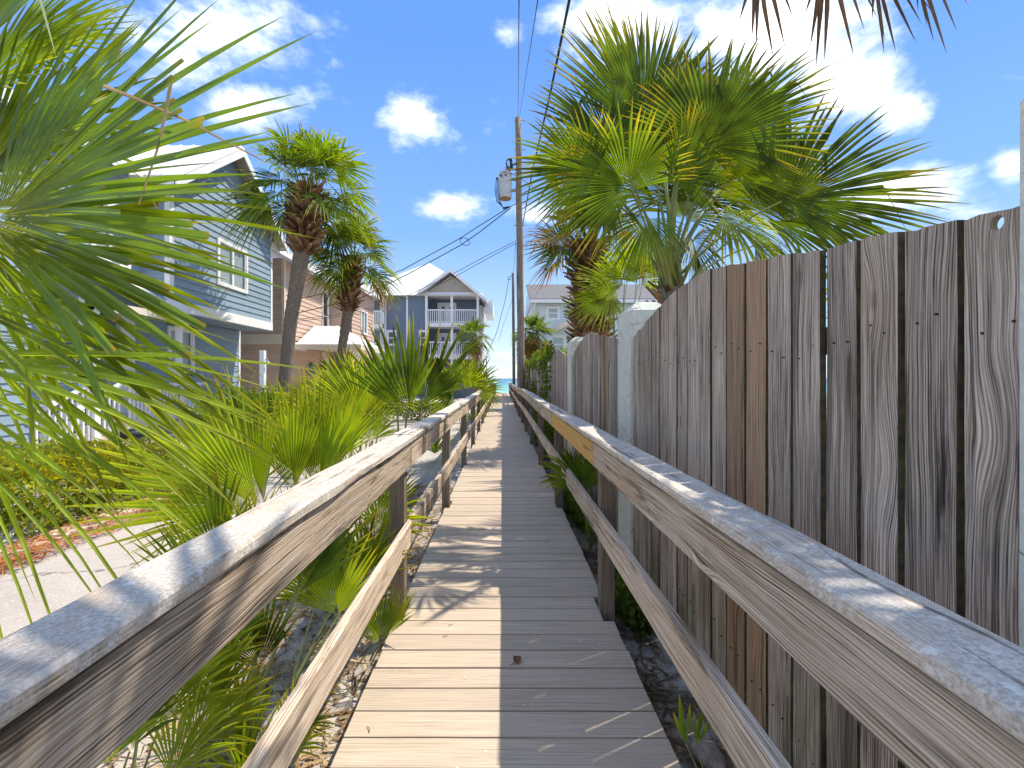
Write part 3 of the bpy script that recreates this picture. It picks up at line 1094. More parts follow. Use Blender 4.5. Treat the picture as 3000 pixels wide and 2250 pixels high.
def trunk(parent, pts, rad, mat=None, rough=.03, seed=0):
    """ringed trunk"""
    P = [V(p) for p in pts]
    n = 44
    cen, rs = [], []
    for i in range(n + 1):
        f = i / n * (len(P) - 1)
        k_ = min(int(f), len(P) - 2)
        g = f - k_
        cen.append(P[k_].lerp(P[k_ + 1], g))
        rs.append((rad[k_] * (1 - g) + rad[k_ + 1] * g) * (1 + rough * (1 if i % 2 else -1)))
    b = MB()
    b.tube(cen, rs, 14)
    b.v = [tuple(V(p) + V((mnoise.noise(V(p) * 9 + V((seed, 0, 0))), mnoise.noise(V(p) * 9 + V((0, seed, 5))), 0)) * rad[0] * .10) for p in b.v]
    return b.build('trunk', mat or M['bark'], parent, smooth=True)


def boots(parent, p0, p1, r0, r1, nb, rg, size=.16):
    """old leaf bases sticking out under the crown"""
    p0, p1 = V(p0), V(p1)
    b = MB()
    for i in range(nb):
        f = i / nb
        c = p0.lerp(p1, f)
        r = (r0 + (r1 - r0) * math.sin(f * math.pi * .5)) * (1 - .25 * max(0, f - .8) / .2)
        a = i * 2.39996 + rg.uniform(-.2, .2)
        d = V((math.cos(a), math.sin(a), 0))
        up = V((0, 0, 1))
        out = (d * rg.uniform(.55, 1.1) + up * rg.uniform(.25, .9)).normalized()
        s = d.cross(up)
        L = size * rg.uniform(.7, 1.4)
        w0, w1 = size * .20 * rg.uniform(.8, 1.3), size * .11 * rg.uniform(.4, 1.4)
        t_ = size * .07
        base = c + d * r * .72
        tip = base + out * L
        nr = out.cross(s).normalized()
        vs = [base - s * w0 - nr * t_, base + s * w0 - nr * t_, base + s * w0 + nr * t_, base - s * w0 + nr * t_,
              tip - s * w1 - nr * t_ * .5, tip + s * w1 - nr * t_ * .5, tip + s * w1 + nr * t_ * .5, tip - s * w1 + nr * t_ * .5]
        tv = rg.random()
        b.add(vs, [(0, 3, 2, 1), (4, 5, 6, 7), (0, 1, 5, 4), (1, 2, 6, 5), (2, 3, 7, 6), (3, 0, 4, 7)], 0, [tv * .3] * 4 + [tv] * 4)
    o = b.build('boots', M['boot'], parent, attr=True)
    return tag(o, None, None, kind='stuff')


NC = V((0, -1, 0.25))    # a blade turned towards the boardwalk's near end

# big cabbage palm behind the fence
rg = random.Random(41)
pb = V((1.78, 4.55, GZ))
crown = V((1.72, 4.5, 2.32))
pl = thing('cabbage_palm', 'large fan palm rising behind the plank fence on the right', 'palm tree', pb)
trunk(pl, [pb, (1.75, 4.52, 1.2), crown + V((0, 0, .1))], [.2, .17, .13], seed=3)
boots(pl, (1.75, 4.52, 1.5), crown + V((0, 0, .1)), .15, .16, 44, rg, .16)
mb = MB()
for i in range(90):
    a = rg.uniform(0, 6.28)
    p = crown + V((math.cos(a) * .12, math.sin(a) * .12, rg.uniform(-.25, .12)))
    q = p + V((rg.uniform(-.08, .08), rg.uniform(-.08, .08), rg.uniform(.0, .2)))
    mb.tube([p, (p + q) / 2 + V((rg.uniform(-.02, .02),) * 3), q], .004, 4)
tag(mb.build('crown_fibre', M['fiber'], pl), None, None, kind='stuff')
HERO = [  # hub px, py, Y, axis angle, depth, L, span, droop, normal
    (1745, 510, 4.1, 162, -.1, .80, 190, .12, (-.3, -1, -.05)),
    (1800, 430, 4.5, 122, .1, 1.05, 190, .08, (.3, -1, .1)),
    (1890, 400, 4.7, 90, .1, 1.62, 150, .05, (.15, -1, .1)),
    (2065, 430, 4.35, 60, -.1, 1.22, 200, .10, (-.35, -1, .2)),
    (2080, 560, 4.9, 48, .1, 1.3, 190, .10, (0, -1, .3)),
    (2290, 590, 4.0, 22, -.1, 1.38, 175, .10, (-.25, -1, .30)),
    (2240, 640, 4.4, 8, .0, 1.2, 200, .2, (0, -.8, .6)),
    (1785, 580, 4.2, 195, -.1, .55, 190, .2, (-.2, -1, .05)),
    (1850, 560, 4.0, 130, -.25, .85, 220, .2, (-.2, -1, .05)),
    (1985, 540, 4.1, 70, -.15, .85, 190, .25, (.8, -.8, .5)),
    (2120, 640, 4.1, -25, -.3, .75, 210, .45, (.1, -.8, .7)),
    (1900, 640, 4.2, 240, -.3, .55, 200, .4, (0, -.7, .8)),
    (2030, 700, 4.8, -60, .1, .8, 210, .5, (0, -.6, .9)),
    (2210, 720, 4.5, -35, .0, .8, 200, .5, (0, -.7, .8)),
    (1950, 470, 5.3, 100, .4, 1.2, 200, .1, (0, -1, .2)),
    (2180, 480, 5.3, 40, .4, 1.2, 200, .1, (0, -1, .3)),
    (1740, 480, 5.3, 140, .4, 1.0, 200, .15, (0, -1, .3)),
    (2000, 640, 5.4, 60, .5, 1.0, 210, .3, (0, -1, .5)),
    (1900, 330, 4.95, 96, .1, 1.35, 130, .05, (.3, -1, .1)),
    (2010, 380, 5.0, 74, .2, 1.25, 150, .06, (-.1, -1, .2)),
    (1830, 520, 4.8, 140, .0, 1.05, 200, .1, (.2, -1, .3)),
    (1990, 480, 4.7, 96, .0, 1.1, 200, .08, (-.3, -1, .2)),
    (2150, 520, 4.7, 40, .0, 1.15, 190, .1, (-.1, -1, .3)),
    (2200, 560, 5.1, 28, .2, 1.3, 180, .1, (.1, -1, .3)),
    (1800, 600, 5.0, 170, .1, .75, 200, .2, (.1, -1, .4)),
    (2050, 590, 5.2, 75, .3, 1.0, 220, .2, (0, -1, .4)),
    (1930, 590, 5.2, 110, .3, 1.0, 220, .2, (.2, -1, .4)),
    (2130, 400, 4.9, 66, .1, 1.15, 140, .05, (-.4, -1, .1)),
]
for i, (hx, hy, hY, an, dep, L, sp, dr, nm) in enumerate(HERO):
    hub = at(hx, hy, hY)
    base = crown + V((rg.uniform(-.09, .09), rg.uniform(-.09, .09), rg.uniform(-.1, .1)))
    mid = base.lerp(hub, .5) + V((0, 0, .12)) + (V(((base.x - hub.x) * .18, 0, 0)))
    build_frond(pl, M['frond'] if i % 6 != 4 else M['frond_bright'], M['petiole'], base, hub, aim(an, dep), nm, rg, L, 54, sp, droop=dr, fold=.28, costa=.2, pw=.019,
                rj=.54, mid=mid, broken=.07, stations=7, yellow=.3, arch=.06)

# second palm further along behind the fence, thick with old boots
rg = random.Random(52)
pb = V((1.95, 9.6, GZ))
cr2 = V((1.84, 9.6, 4.25))
pl = thing('cabbage_palm', 'shaggy booted palm behind the fence left of the big palm', 'palm tree', pb)
trunk(pl, [pb, (1.95, 9.6, 2.2), cr2], [.42, .40, .24], M['fiber'], seed=5)
boots(pl, (1.95, 9.6, 2.0), cr2 + V((0, 0, .2)), .40, .34, 300, rg, .30)
rand_crown(pl, rg, cr2 + V((0, 0, .3)), 15, .75, .8, 32, 230, (80, 0), old=.2, stations=7, droop=.22, spread=.14)
build_frond(pl, M['frond'], M['petiole'], cr2, at(1655, 715, 9.4), aim(185, 0), (0, -1, .2), rg, .85, 34, 250, droop=.15, stations=7)
# low offshoots just over the fence
rg = random.Random(53)
pb = V((1.75, 7.2, GZ))
pl = thing('palmetto', 'bright green palmetto clump between the two palms behind the fence', 'palmetto', pb)
for i, (hx, hy, an) in enumerate([(1800, 880, 185), (1800, 830, 160), (1830, 830, 115), (1870, 830, 70), (1790, 860, 200), (1890, 790, 60), (1840, 800, 100)]):
    hub = at(hx, hy, 7.0 + rg.uniform(-.5, .4))
    build_frond(pl, M['frond_bright'], M['petiole'], pb + V((rg.uniform(-.1, .1), 0, .2)), hub, aim(an, -.2), (0, -1, .5), rg, .72, 32, 190, droop=.2, stations=7, pw=.012)

# small orange-skirted palm far right of the pole
rg = random.Random(60)
pb = V((1.62, 21.5, GZ))
pl = thing('cabbage_palm', 'small palm with orange dead skirt beside the utility pole', 'palm tree', pb)
trunk(pl, [pb, (1.5, 21.5, 1.8), (1.5, 21.5, 3.5)], [.3, .36, .3], M['fiber'], seed=7)
boots(pl, (1.55, 21.5, .5), (1.5, 21.5, 3.5), .36, .32, 110, rg, .26)
rand_crown(pl, rg, V((1.55, 21.5, 3.75)), 18, .5, .85, 22, 240, (80, 0), stations=4, droop=.25)
rand_crown(pl, rg, V((1.55, 21.5, 3.55)), 10, .5, .8, 20, 220, (-5, -40), leaf=M['frond_old'], stations=4, droop=.5)


def tall_palm(name_label, base, neck, crownp, r0, rneck, seed, nf, Lp, L, n, bsize, lean_mid, boot_from, nb, old=.1, elev=(78, -50)):
    rg_ = random.Random(seed)
    o = thing('cabbage_palm', name_label, 'palm tree', base)
    trunk(o, [base, lean_mid, neck, crownp], [r0, r0 * .93, rneck, rneck * .8], seed=seed)
    boots(o, boot_from, V(crownp) + V((0, 0, .1)), rneck * 1.1, rneck * 1.35, nb, rg_, bsize)
    rand_crown(o, rg_, V(crownp) + V((0, 0, .15)), nf, Lp, L, n, 235, elev, old=old, stations=7, droop=.28, spread=.1)
    return o


# two palms before the houses on the left
Y1 = 13.6
tall_palm('tall leaning palm in front of the blue gabled house', V((at(822, 1200, Y1).x, Y1, GZ)), at(882, 755, Y1), at(905, 575, Y1), .20, .24, 71, 34, 1.15, 1.22, 26, .40,
          at(850, 950, Y1), at(884, 745, Y1), 260, old=0, elev=(86, -22))
Y2 = 16.2
tall_palm('shorter palm standing before the salmon house porch', V((at(985, 1200, Y2).x, Y2, GZ)), at(1022, 900, Y2), at(1032, 770, Y2), .155, .20, 72, 30, 1.0, 1.1, 26, .32,
          at(1000, 1030, Y2), at(1020, 915, Y2), 200, old=.03, elev=(86, -28))
Y3 = 29.0
tall_palm('small distant palm before the slate blue house balcony', V((at(1393, 1200, Y3).x, Y3, GZ)), at(1393, 1040, Y3), at(1390, 990, Y3), .17, .2, 73, 20, .7, .95, 20, .2,
          at(1394, 1100, Y3), at(1393, 1050, Y3), 50)

# palm overhead on the right: out of the picture but for one dead hanging frond; it dapples the left rail
rg = random.Random(81)
pb = V((2.35, 0.75, GZ))
crp = V((2.3, .8, 4.7))
pl = thing('cabbage_palm', 'palm overhead whose dead brown frond hangs in at top right', 'palm tree', pb)
trunk(pl, [pb, (2.36, .76, 2), crp], [.17, .16, .15], seed=9)
rand_crown(pl, rg, crp, 14, 1.0, 1.0, 24, 220, (70, -5), stations=4, droop=.2)
for hx, hy, an, L in [(2230, -190, 268, .50), (2440, -210, 262, .60), (2560, -170, 275, .50), (2660, -230, 280, .55)]:
    build_frond(pl, M['frond_dead'], M['petiole_dry'], crp, at(hx, hy, 1.95), aim(an, -.1), (0.1, -1, 0), rg, L, 8, 50, droop=.05, fold=.5, rj=.5, wmul=.9, stations=7, broken=0, mid=crp.lerp(at(hx, hy, 1.95), .5) + V((0, .2, .5)), pw=.01)

# near palm on the left edge; its fan was clipped on the path side
rg = random.Random(91)
pb = V((-2.75, 1.0, GZ))
crn = V((-2.7, 1.05, 1.75))
pl = thing('cabbage_palm', 'near palm at left edge with clipped dark green fan', 'palm tree', pb)
trunk(pl, [pb, (-2.74, 1.0, .8), crn], [.18, .17, .15], seed=11)
NEARF = [  # hub, Y, angle, depth, L, n, span, droop, normal, material, cut, fold, rj, wmul
    (-15, 635, 1.36, 42, .0, 1.12, 24, 124, .06, (-.25, -1, .35), 'frond_near', (.80, .46, .72), .06, .34, .72),
    (-30, 645, 1.40, 2, .0, 1.06, 6, 42, .10, (-.2, -1, .5), 'frond_near', (.8, .50, .66), .06, .34, .8),
    (-40, 650, 1.36, -32, .0, 1.0, 6, 40, .06, (-.2, -1, .5), 'frond_near', (.6, .5, .75), .06, .34, .75),
    (-50, 610, 1.52, 34, .05, 1.28, 11, 84, .07, (-.2, -1, .3), 'frond_near', None, .12, .42, .7),
    (40, 120, 2.25, 15, .1, .66, 34, 150, .08, (-.3, -1, .4), 'frond_bright', None, .2, .5, 1.0),
    (-60, 260, 2.1, 42, .1, .85, 30, 150, .1, (-.3, -1, .4), 'frond_bright', None, .2, .5, 1.0),
    (-70, 520, 1.8, 55, .1, .95, 34, 150, .06, (-.3, -1, .3), 'frond_bright', None, .2, .55, 1.0),
    (-40, 690, 1.85, -8, .1, .95, 30, 120, .10, (-.3, -1, .4), 'frond_bright', (.4, .5, .8), .2, .5, .9),
    (-90, 150, 1.75, 62, .1, .9, 30, 140, .06, (-.3, -1, .3), 'frond_near', None, .2, .55, 1.0),
    (-60, 450, 2.0, 25, .1, .95, 22, 110, .15, (-.2, -1, .5), 'frond_bright', (.3, .5, .8), .2, .5, .9),
    (-60, 610, 1.7, 6, .1, 1.25, 9, 50, .12, (-.2, -1, .5), 'frond_bright', None, .1, .42, .7),
    (-150, 640, 1.6, -33, .05, 1.25, 11, 50, .16, (-.1, -1, .5), 'frond_bright', None, .12, .45, .75),
    (-260, 830, 1.5, -14, .05, 1.30, 9, 46, .22, (-.1, -.6, 1), 'frond_bright', None, .12, .45, .5),
    (-300, 1050, 1.45, 2, .0, 1.38, 6, 26, .20, (0, -.6, 1), 'frond_bright', None, .1, .45, .75),
    (-260, 1080, 1.35, -24, .0, .98, 8, 44, .34, (0, -.6, 1), 'frond_bright', None, .1, .45, .42),
    (-200, 1250, 1.22, -30, .0, .62, 6, 50, .55, (0, -.6, 1), 'frond_bright', None, .1, .45, .28),
    (-100, 980, 1.7, -20, .1, 1.15, 16, 60, .16, (-.1, -.7, .8), 'frond_bright', None, .12, .45, .6),
]
for (hx, hy, hY, an, dep, L, n, sp, dr, nm, mt, cut, fold, rj_, wm_) in NEARF:
    hub = at(hx, hy, hY)
    build_frond(pl, M[mt], M['petiole'], crn + V((rg.uniform(-.05, .05),) * 3), hub, aim(an, dep), nm, rg, L, n, sp, droop=dr, fold=fold, costa=.04, cut=cut, hold=.68 if cut else None, jit=.35, rj=rj_, stations=7, broken=.03, pw=.016, wmul=wm_)
# two folded tan strips of dead leaf hanging across the fan
mb = MB()
for pts in ([(300, 250, 1.3), (400, 290, 1.28), (540, 350, 1.26), (650, 408, 1.26), (770, 470, 1.27)], [(500, 245, 1.25), (485, 330, 1.24), (460, 440, 1.24), (430, 530, 1.25), (405, 600, 1.26)]):
    P = [at(*p) for p in pts]
    for i in range(len(P) - 1):
        w0, w1 = .006 * (1 - i / 5.5), .006 * (1 - (i + 1) / 5.5)
        d = (P[i + 1] - P[i]).normalized()
        s = d.cross(V((0, 1, 0)))
        mb.add([P[i] - s * w0, P[i] + V((0, .004, 0)), P[i] + s * w0, P[i + 1] - s * w1, P[i + 1] + V((0, .004, 0)), P[i + 1] + s * w1], [(0, 1, 4, 3), (1, 2, 5, 4)], 0, [.2] * 6)
mb.build('dead_leaflet', leaf_mat('tan_leaflet', [(0.0, (0.40, 0.31, 0.18)), (1.0, (0.33, 0.23, 0.12))], 0.2, (0.5, 0.42, 0.28), rough=0.7), pl, attr=True, fixn=False)

# ------------------------------------------------------------------ palmettos along the left rail
def palmetto(label, base, fr, seed, mat='frond_bright', n=30, pw=.010, fold=.3, stations=7, group='palmettos along the left railing'):
    rg_ = random.Random(seed)
    base = V(base)
    o = thing('palmetto', label, 'palmetto', base, group)
    for (hx, hy, hY, an, dep, L, sp, dr) in fr:
        hub = at(hx, hy, hY)
        m_ = M[mt_] if (mt_ := rg_.choice([mat, mat, 'frond'])) else None
        build_frond(o, m_, M['petiole'], base + V((rg_.uniform(-.06, .06), rg_.uniform(-.06, .06), rg_.uniform(0, .06))), hub, aim(an, dep), (rg_.uniform(-.3, .3), -1, rg_.uniform(.1, .6)), rg_, L, n, sp,
                    droop=dr, fold=fold, costa=.12, stations=stations, pw=pw, rj=.5, yellow=.25, broken=.05)
    return o


palmetto('palmetto with a broad pleated fan spreading left over the street', (-1.62, 2.75, -.2),
         [(755, 1490, 2.62, 148, .05, 1.12, 92, .05), (770, 1480, 2.85, 112, .1, .98, 60, .05), (700, 1500, 3.2, 170, .2, 1.0, 80, .15)], 201, n=26)
palmetto('upright grassy palmetto behind the left handrail', (-1.45, 3.35, -.2),
         [(860, 1440, 3.25, 96, .0, .85, 60, .03), (930, 1430, 3.45, 84, .0, .85, 70, .03), (900, 1400, 3.6, 100, .1, .95, 90, .05), (985, 1350, 3.5, 70, .0, .7, 80, .1)], 202, n=18)
palmetto('tall dark palmetto fan standing above the left handrail', (-1.12, 4.8, -.2),
         [(1195, 1200, 4.5, 95, -.05, 1.0, 84, .01), (1235, 1190, 4.6, 68, .0, .95, 70, .03), (1165, 1200, 4.65, 118, .0, .95, 60, .03)], 203, mat='frond', n=13, pw=.014)
palmetto('bushy palmetto thicket left of the tall dark fan', (-1.75, 5.2, -.2),
         [(1060, 1230, 5.0, 115, 0, .85, 120, .1), (1000, 1260, 5.2, 140, 0, .9, 130, .15), (1100, 1200, 5.4, 95, 0, .8, 130, .1), (1030, 1200, 5.6, 160, .1, .9, 130, .2), (960, 1290, 5.0, 165, 0, .85, 140, .2),
          (1090, 1290, 4.8, 80, 0, .55, 120, .2)], 204, n=28)
palmetto('palmetto clump in the garden before the salmon house', (-2.6, 7.6, -.2),
         [(1040, 1190, 7.3, 100, 0, 1.0, 140, .1), (980, 1200, 7.5, 130, 0, 1.0, 140, .15), (1080, 1200, 7.6, 70, 0, 1.0, 140, .15), (930, 1210, 7.6, 160, 0, .95, 140, .2), (1010, 1150, 7.9, 105, .2, 1.0, 140, .1), (1110, 1170, 8.0, 60, .2, 1.0, 140, .15)], 205, n=28)
palmetto('round palmetto beside the far end of the left railing', (-1.05, 11.6, -.2),
         [(1360, 1140, 11.3, 100, 0, .95, 170, .1), (1385, 1135, 11.6, 70, 0, .95, 170, .1), (1340, 1140, 11.5, 150, 0, .9, 170, .15), (1400, 1150, 11.2, 30, 0, .8, 170, .2), (1330, 1165, 11.4, 190, 0, .8, 170, .25), (1370, 1120, 12, 90, .2, .9, 170, .1)], 206, n=24, stations=4)
palmetto('small palmetto tucked at the deck edge below the near left post', (-.79, 2.55, -.2),
         [(1120, 1880, 2.4, 88, 0, .34, 60, .05), (1105, 1890, 2.45, 112, 0, .30, 60, .1), (1140, 1860, 2.5, 70, .1, .3, 60, .1)], 207, n=14, pw=.005)
palmetto('palmetto fan seen between the rails by the near left post', (-1.12, 2.35, -.2),
         [(985, 1800, 2.3, 92, 0, .50, 120, .05), (930, 1760, 2.5, 110, .1, .5, 120, .1), (1060, 1700, 2.6, 80, .1, .45, 120, .15), (1110, 1560, 2.9, 70, .2, .5, 130, .25)], 208, n=24, pw=.008)
palmetto('thick stemmed palmetto under the left handrail', (-1.13, 1.85, -.2),
         [(870, 1740, 1.9, 60, .1, .62, 60, .05), (880, 1700, 2.0, 75, .1, .6, 60, .05), (760, 1950, 1.75, 105, 0, .38, 110, .1), (800, 1720, 2.0, 120, .1, .5, 100, .2)], 209, n=22, pw=.016, mat='frond')
palmetto('spreading palmetto at the bottom left below the handrail', (-1.2, 1.35, -.2),
         [(470, 2120, 1.4, 80, .1, .42, 100, .2), (560, 2180, 1.5, 60, .2, .36, 100, .25), (620, 2060, 1.55, 95, .1, .40, 100, .2), (380, 2200, 1.3, 100, 0, .45, 110, .25), (680, 2130, 1.6, 75, .1, .3, 90, .3), (500, 2280, 1.3, 70, .1, .35, 90, .3),
          (300, 2250, 1.2, 95, 0, .45, 100, .2), (600, 1950, 1.7, 60, .1, .42, 90, .2), (420, 2050, 1.5, 50, .2, .5, 60, .15)], 210, n=20, pw=.007)
palmetto('palmetto seedling cluster on the sand between street and left railing', (-1.35, 2.1, -.2),
         [(640, 1640, 2.2, 100, .1, .5, 90, .05), (700, 1700, 2.1, 70, .1, .48, 90, .08), (600, 1760, 2.0, 120, .0, .45, 90, .1), (760, 1800, 2.0, 85, .1, .42, 80, .1), (680, 1850, 1.9, 105, .0, .4, 90, .15)], 214, n=20, pw=.008)
palmetto('bright palmetto behind the second left railing post', (-1.2, 4.0, -.2),
         [(1090, 1480, 3.9, 95, .0, .55, 110, .08), (1130, 1500, 3.8, 65, .0, .5, 110, .1), (1040, 1470, 4.0, 125, .0, .55, 110, .1), (1080, 1420, 4.1, 80, .1, .5, 110, .1)], 215, n=22, pw=.008)
palmetto('low palmetto leaves under the left railing between posts', (-1.0, 3.4, -.2),
         [(1090, 1660, 3.3, 100, .0, .38, 110, .1), (1130, 1640, 3.4, 70, .0, .34, 110, .12), (1050, 1650, 3.4, 130, .0, .36, 110, .12)], 216, n=18, pw=.006)
palmetto('low yellowing palmetto leaves at the lower left deck edge', (-.95, 1.7, -.2),
         [(880, 2130, 1.72, 25, -.1, .17, 50, .25), (900, 2080, 1.78, 60, .0, .2, 60, .2), (840, 2160, 1.62, 80, 0, .24, 60, .2), (850, 2210, 1.58, 50, 0, .2, 60, .3)], 211, n=8, pw=.004)
palmetto('dark palmetto in the fence shade behind the right railing', (.86, 4.4, -.22),
         [(1700, 1440, 4.1, 100, -.1, .5, 130, .15), (1725, 1420, 4.3, 60, -.1, .5, 130, .2), (1690, 1400, 4.4, 140, 0, .45, 130, .2)], 212, mat='frond', n=18, group='palmettos behind the right railing')
palmetto('single dark palmetto blade by the right deck edge', (.80, 1.45, -.22),
         [(2010, 2180, 1.42, 100, -.1, .16, 40, .0), (2040, 2190, 1.4, 80, 0, .14, 40, .0)], 213, mat='frond', n=3, pw=.005, group='palmettos behind the right railing')

# ------------------------------------------------------------------ shrubs
def leafball(mb_, c, rad, n, rg_, size, shell=.45, box=False, flat=0.0, tmul=1.0):
    c = V(c)
    for _ in range(n):
        while True:
            p = V((rg_.uniform(-1, 1), rg_.uniform(-1, 1), rg_.uniform(-1, 1)))
            l_ = max(abs(p.x), abs(p.y), abs(p.z)) if box else p.length
            if shell < l_ <= 1.0:
                break
        bump_ = 1 + .22 * mnoise.noise(V((p.x * 3 + c.x, p.y * 3 + c.y, p.z * 3)))
        q = c + V((p.x * rad[0], p.y * rad[1], p.z * rad[2])) * bump_
        d = (p.normalized() + V((rg_.gauss(0, .6), rg_.gauss(0, .6), rg_.gauss(0, .6) + .3))).normalized()
        s = d.cross(V((rg_.uniform(-1, 1), rg_.uniform(-1, 1), rg_.uniform(-1, 1)))).normalized()
        nn_ = s.cross(d)
        L = size * rg_.uniform(.6, 1.3)
        w_ = L * .28
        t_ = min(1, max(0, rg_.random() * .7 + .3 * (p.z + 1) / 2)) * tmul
        mb_.add([q - d * L * .5, q + s * w_ + nn_ * w_ * .3, q + d * L * .5, q - s * w_ + nn_ * w_ * .3], [(0, 1, 2), (0, 2, 3)], 0, [t_] * 4)


def shrub(label, c, rad, n, size, mat, seed, box=False, name='shrub', cat='shrub', lobes=6, group=None):
    rg_ = random.Random(seed)
    c = V(c)
    base = V((c.x, c.y, c.z - rad[2]))
    o = thing(name, label, cat, base, group)
    b = MB()
    if box:
        leafball(b, c, rad, n, rg_, size, .5, True)
    else:
        leafball(b, c, V(rad) * .8, n // 2, rg_, size, .3)
        for i in range(lobes):
            a = rg_.uniform(0, 6.28)
            e = rg_.uniform(-.2, 1)
            cc = c + V((math.cos(a) * rad[0] * .6, math.sin(a) * rad[1] * .6, e * rad[2] * .55))
            leafball(b, cc, V(rad) * rg_.uniform(.35, .5), n // (2 * lobes), rg_, size, .3)
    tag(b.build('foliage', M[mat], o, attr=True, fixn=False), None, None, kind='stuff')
    st = MB()
    for i in range(7):
        p = base + V((rg_.uniform(-.3, .3) * rad[0], rg_.uniform(-.3, .3) * rad[1], -.05))
        q = c + V((rg_.uniform(-.7, .7) * rad[0], rg_.uniform(-.7, .7) * rad[1], rg_.uniform(0, .6) * rad[2]))
        st.tube([p, p.lerp(q, .5) + V((rg_.uniform(-.05, .05), 0, .05)), q], [.014, .010, .004], 5)
    st.build('stems', M['twig'], o)
    return o


shrub('clipped yellow green hedge with reddish leaves beside the street', (-6.1, 5.85, .12), (1.28, 1.25, .42), 24000, .068, 'hedge', 301, box=True, name='hedge', cat='hedge')
shrub('leafy green bush in front of the blue house window', (-5.75, 9.6, .55), (1.15, 1.2, .95), 6500, .075, 'shrub', 302)
shrub('bright rounded bush beside the white shower post', (-6.2, 11.3, .45), (1.0, 1.0, .85), 4500, .075, 'shrub', 303)
shrub('low dark green bush below the leaning palm', (-5.1, 12.4, .15), (1.4, .9, .6), 4000, .09, 'vine', 304)
shrub('sunlit green bush between the garden palmettos', (-3.9, 9.2, .15), (.9, .9, .5), 3500, .07, 'shrub', 305)
shrub('small green shrub in front of the salmon house porch', (-4.6, 15.4, .3), (1.3, .8, .6), 3500, .08, 'shrub', 306)
shrub('green bush at the foot of the slate blue house', (-3.2, 17.5, .2), (1.4, 1.0, .55), 3000, .09, 'vine', 307)
shrub('leafy bush behind the near fence panel', (2.2, 1.6, .75), (.85, 1.2, .95), 4200, .07, 'shrub', 308)
shrub('bright bush peeping over the fence under the big palm', (1.8, 3.05, 1.5), (.32, .4, .88), 1500, .06, 'shrub', 309)
shrub('dark weeds growing in the gap under the fence', (.9, 3.2, -.1), (.10, .55, .22), 1100, .05, 'vine', 310)
shrub('dark green weeds under the fence by the yellow board', (.88, 5.6, .05), (.12, 1.6, .38), 2600, .06, 'vine', 311)
shrub('green growth crowding the right railing under the creeper', (.90, 10.5, .25), (.14, 3.0, .6), 4500, .07, 'vine', 312)
shrub('pale shrub behind the third fence panel by the mint house', (1.7, 12.2, 1.9), (.55, .9, .6), 2200, .07, 'shrub', 313)
# creeper over the far fence panels
rg = random.Random(320)
cv = thing('climbing_vine', 'creeper covering the far plank fence panels and pillars', 'vine', (XF, 10, -.24))
mb = MB()
for i in range(58):
    y_ = 9.55 + (i / 58) ** 1.15 * 13
    for z_, r_ in ((rg.uniform(.1, .9), .34), (rg.uniform(.8, 2.0), .34), (rg.uniform(1.9, 2.2), .2)):
        if rg.random() < .8:
            leafball(mb, (XF + rg.uniform(-.02, .03), y_, z_), (.075, .30, r_), 80, rg, .075, .2)
tag(mb.build('foliage', M['vine'], cv, attr=True, fixn=False), None, None, kind='stuff')
mb = MB()
for i in range(16):
    y_ = 9.7 + i * .75
    mb.tube([(XF - .02, y_, -.2), (XF - .03, y_ + rg.uniform(-.2, .2), .8), (XF - .02, y_ + rg.uniform(-.3, .3), 1.9)], [.012, .009, .004], 5)
mb.build('stems', M['twig'], cv)

# bare twiggy shrub before the blue house
rg = random.Random(330)
tw = thing('bare_shrub', 'leafless twiggy shrub against the blue house wall', 'shrub', (-7.6, 12.0, -.1))
mb = MB()
for i in range(26):
    p = V((-7.6 + rg.uniform(-.8, .8), 12.0 + rg.uniform(-.4, .4), -.1))
    q = p + V((rg.uniform(-.5, .5), rg.uniform(-.3, .3), rg.uniform(1.4, 2.6)))
    m_ = p.lerp(q, .5) + V((rg.uniform(-.15, .15), 0, .1))
    mb.tube([p, m_, q], [.013, .008, .003], 4)
    for j in range(3):
        s_ = m_.lerp(q, rg.random())
        mb.tube([s_, s_ + V((rg.uniform(-.3, .3), rg.uniform(-.2, .2), rg.uniform(.2, .5)))], [.005, .002], 4)
mb.build('branches', M['twig'], tw)

# spiky plants (sago and yucca) by the palm foot
def spiky(label, base, n, L, seed, mat, wide=.02, name='spiky_plant', arch=.35, up=(.2, 1.0)):
    rg_ = random.Random(seed)
    o = thing(name, label, 'plant', base)
    base = V(base)
    b = MB()
    for i in range(n):
        a = i * 2.4
        e = R(rg_.uniform(up[0] * 80, up[1] * 80))
        d = V((math.cos(a) * math.cos(e), math.sin(a) * math.cos(e), math.sin(e)))
        s = d.cross(V((0, 0, 1))).normalized()
        l_ = L * rg_.uniform(.75, 1.1)
        pts = [base + V((0, 0, .15)) + d * l_ * f + V((0, 0, -arch * l_ * f * f)) for f in (0, .3, .6, .85, 1)]
        ws = [wide * .6, wide, wide * .8, wide * .45, 0.001]
        vs = []
        for p, w_ in zip(pts, ws):
            vs += [p - s * w_, p - V((0, 0, w_ * .5)), p + s * w_]
        fs = []
        for q in range(4):
            k_ = q * 3
            fs += [(k_, k_ + 1, k_ + 4, k_ + 3), (k_ + 1, k_ + 2, k_ + 5, k_ + 4)]
        b.add(vs, fs, 0, [t for f in (0, .3, .6, .85, 1) for t in (f * .8,) * 3])
    tag(b.build('leaves', M[mat], o, attr=True, fixn=False), None, None, kind='stuff')
    return o


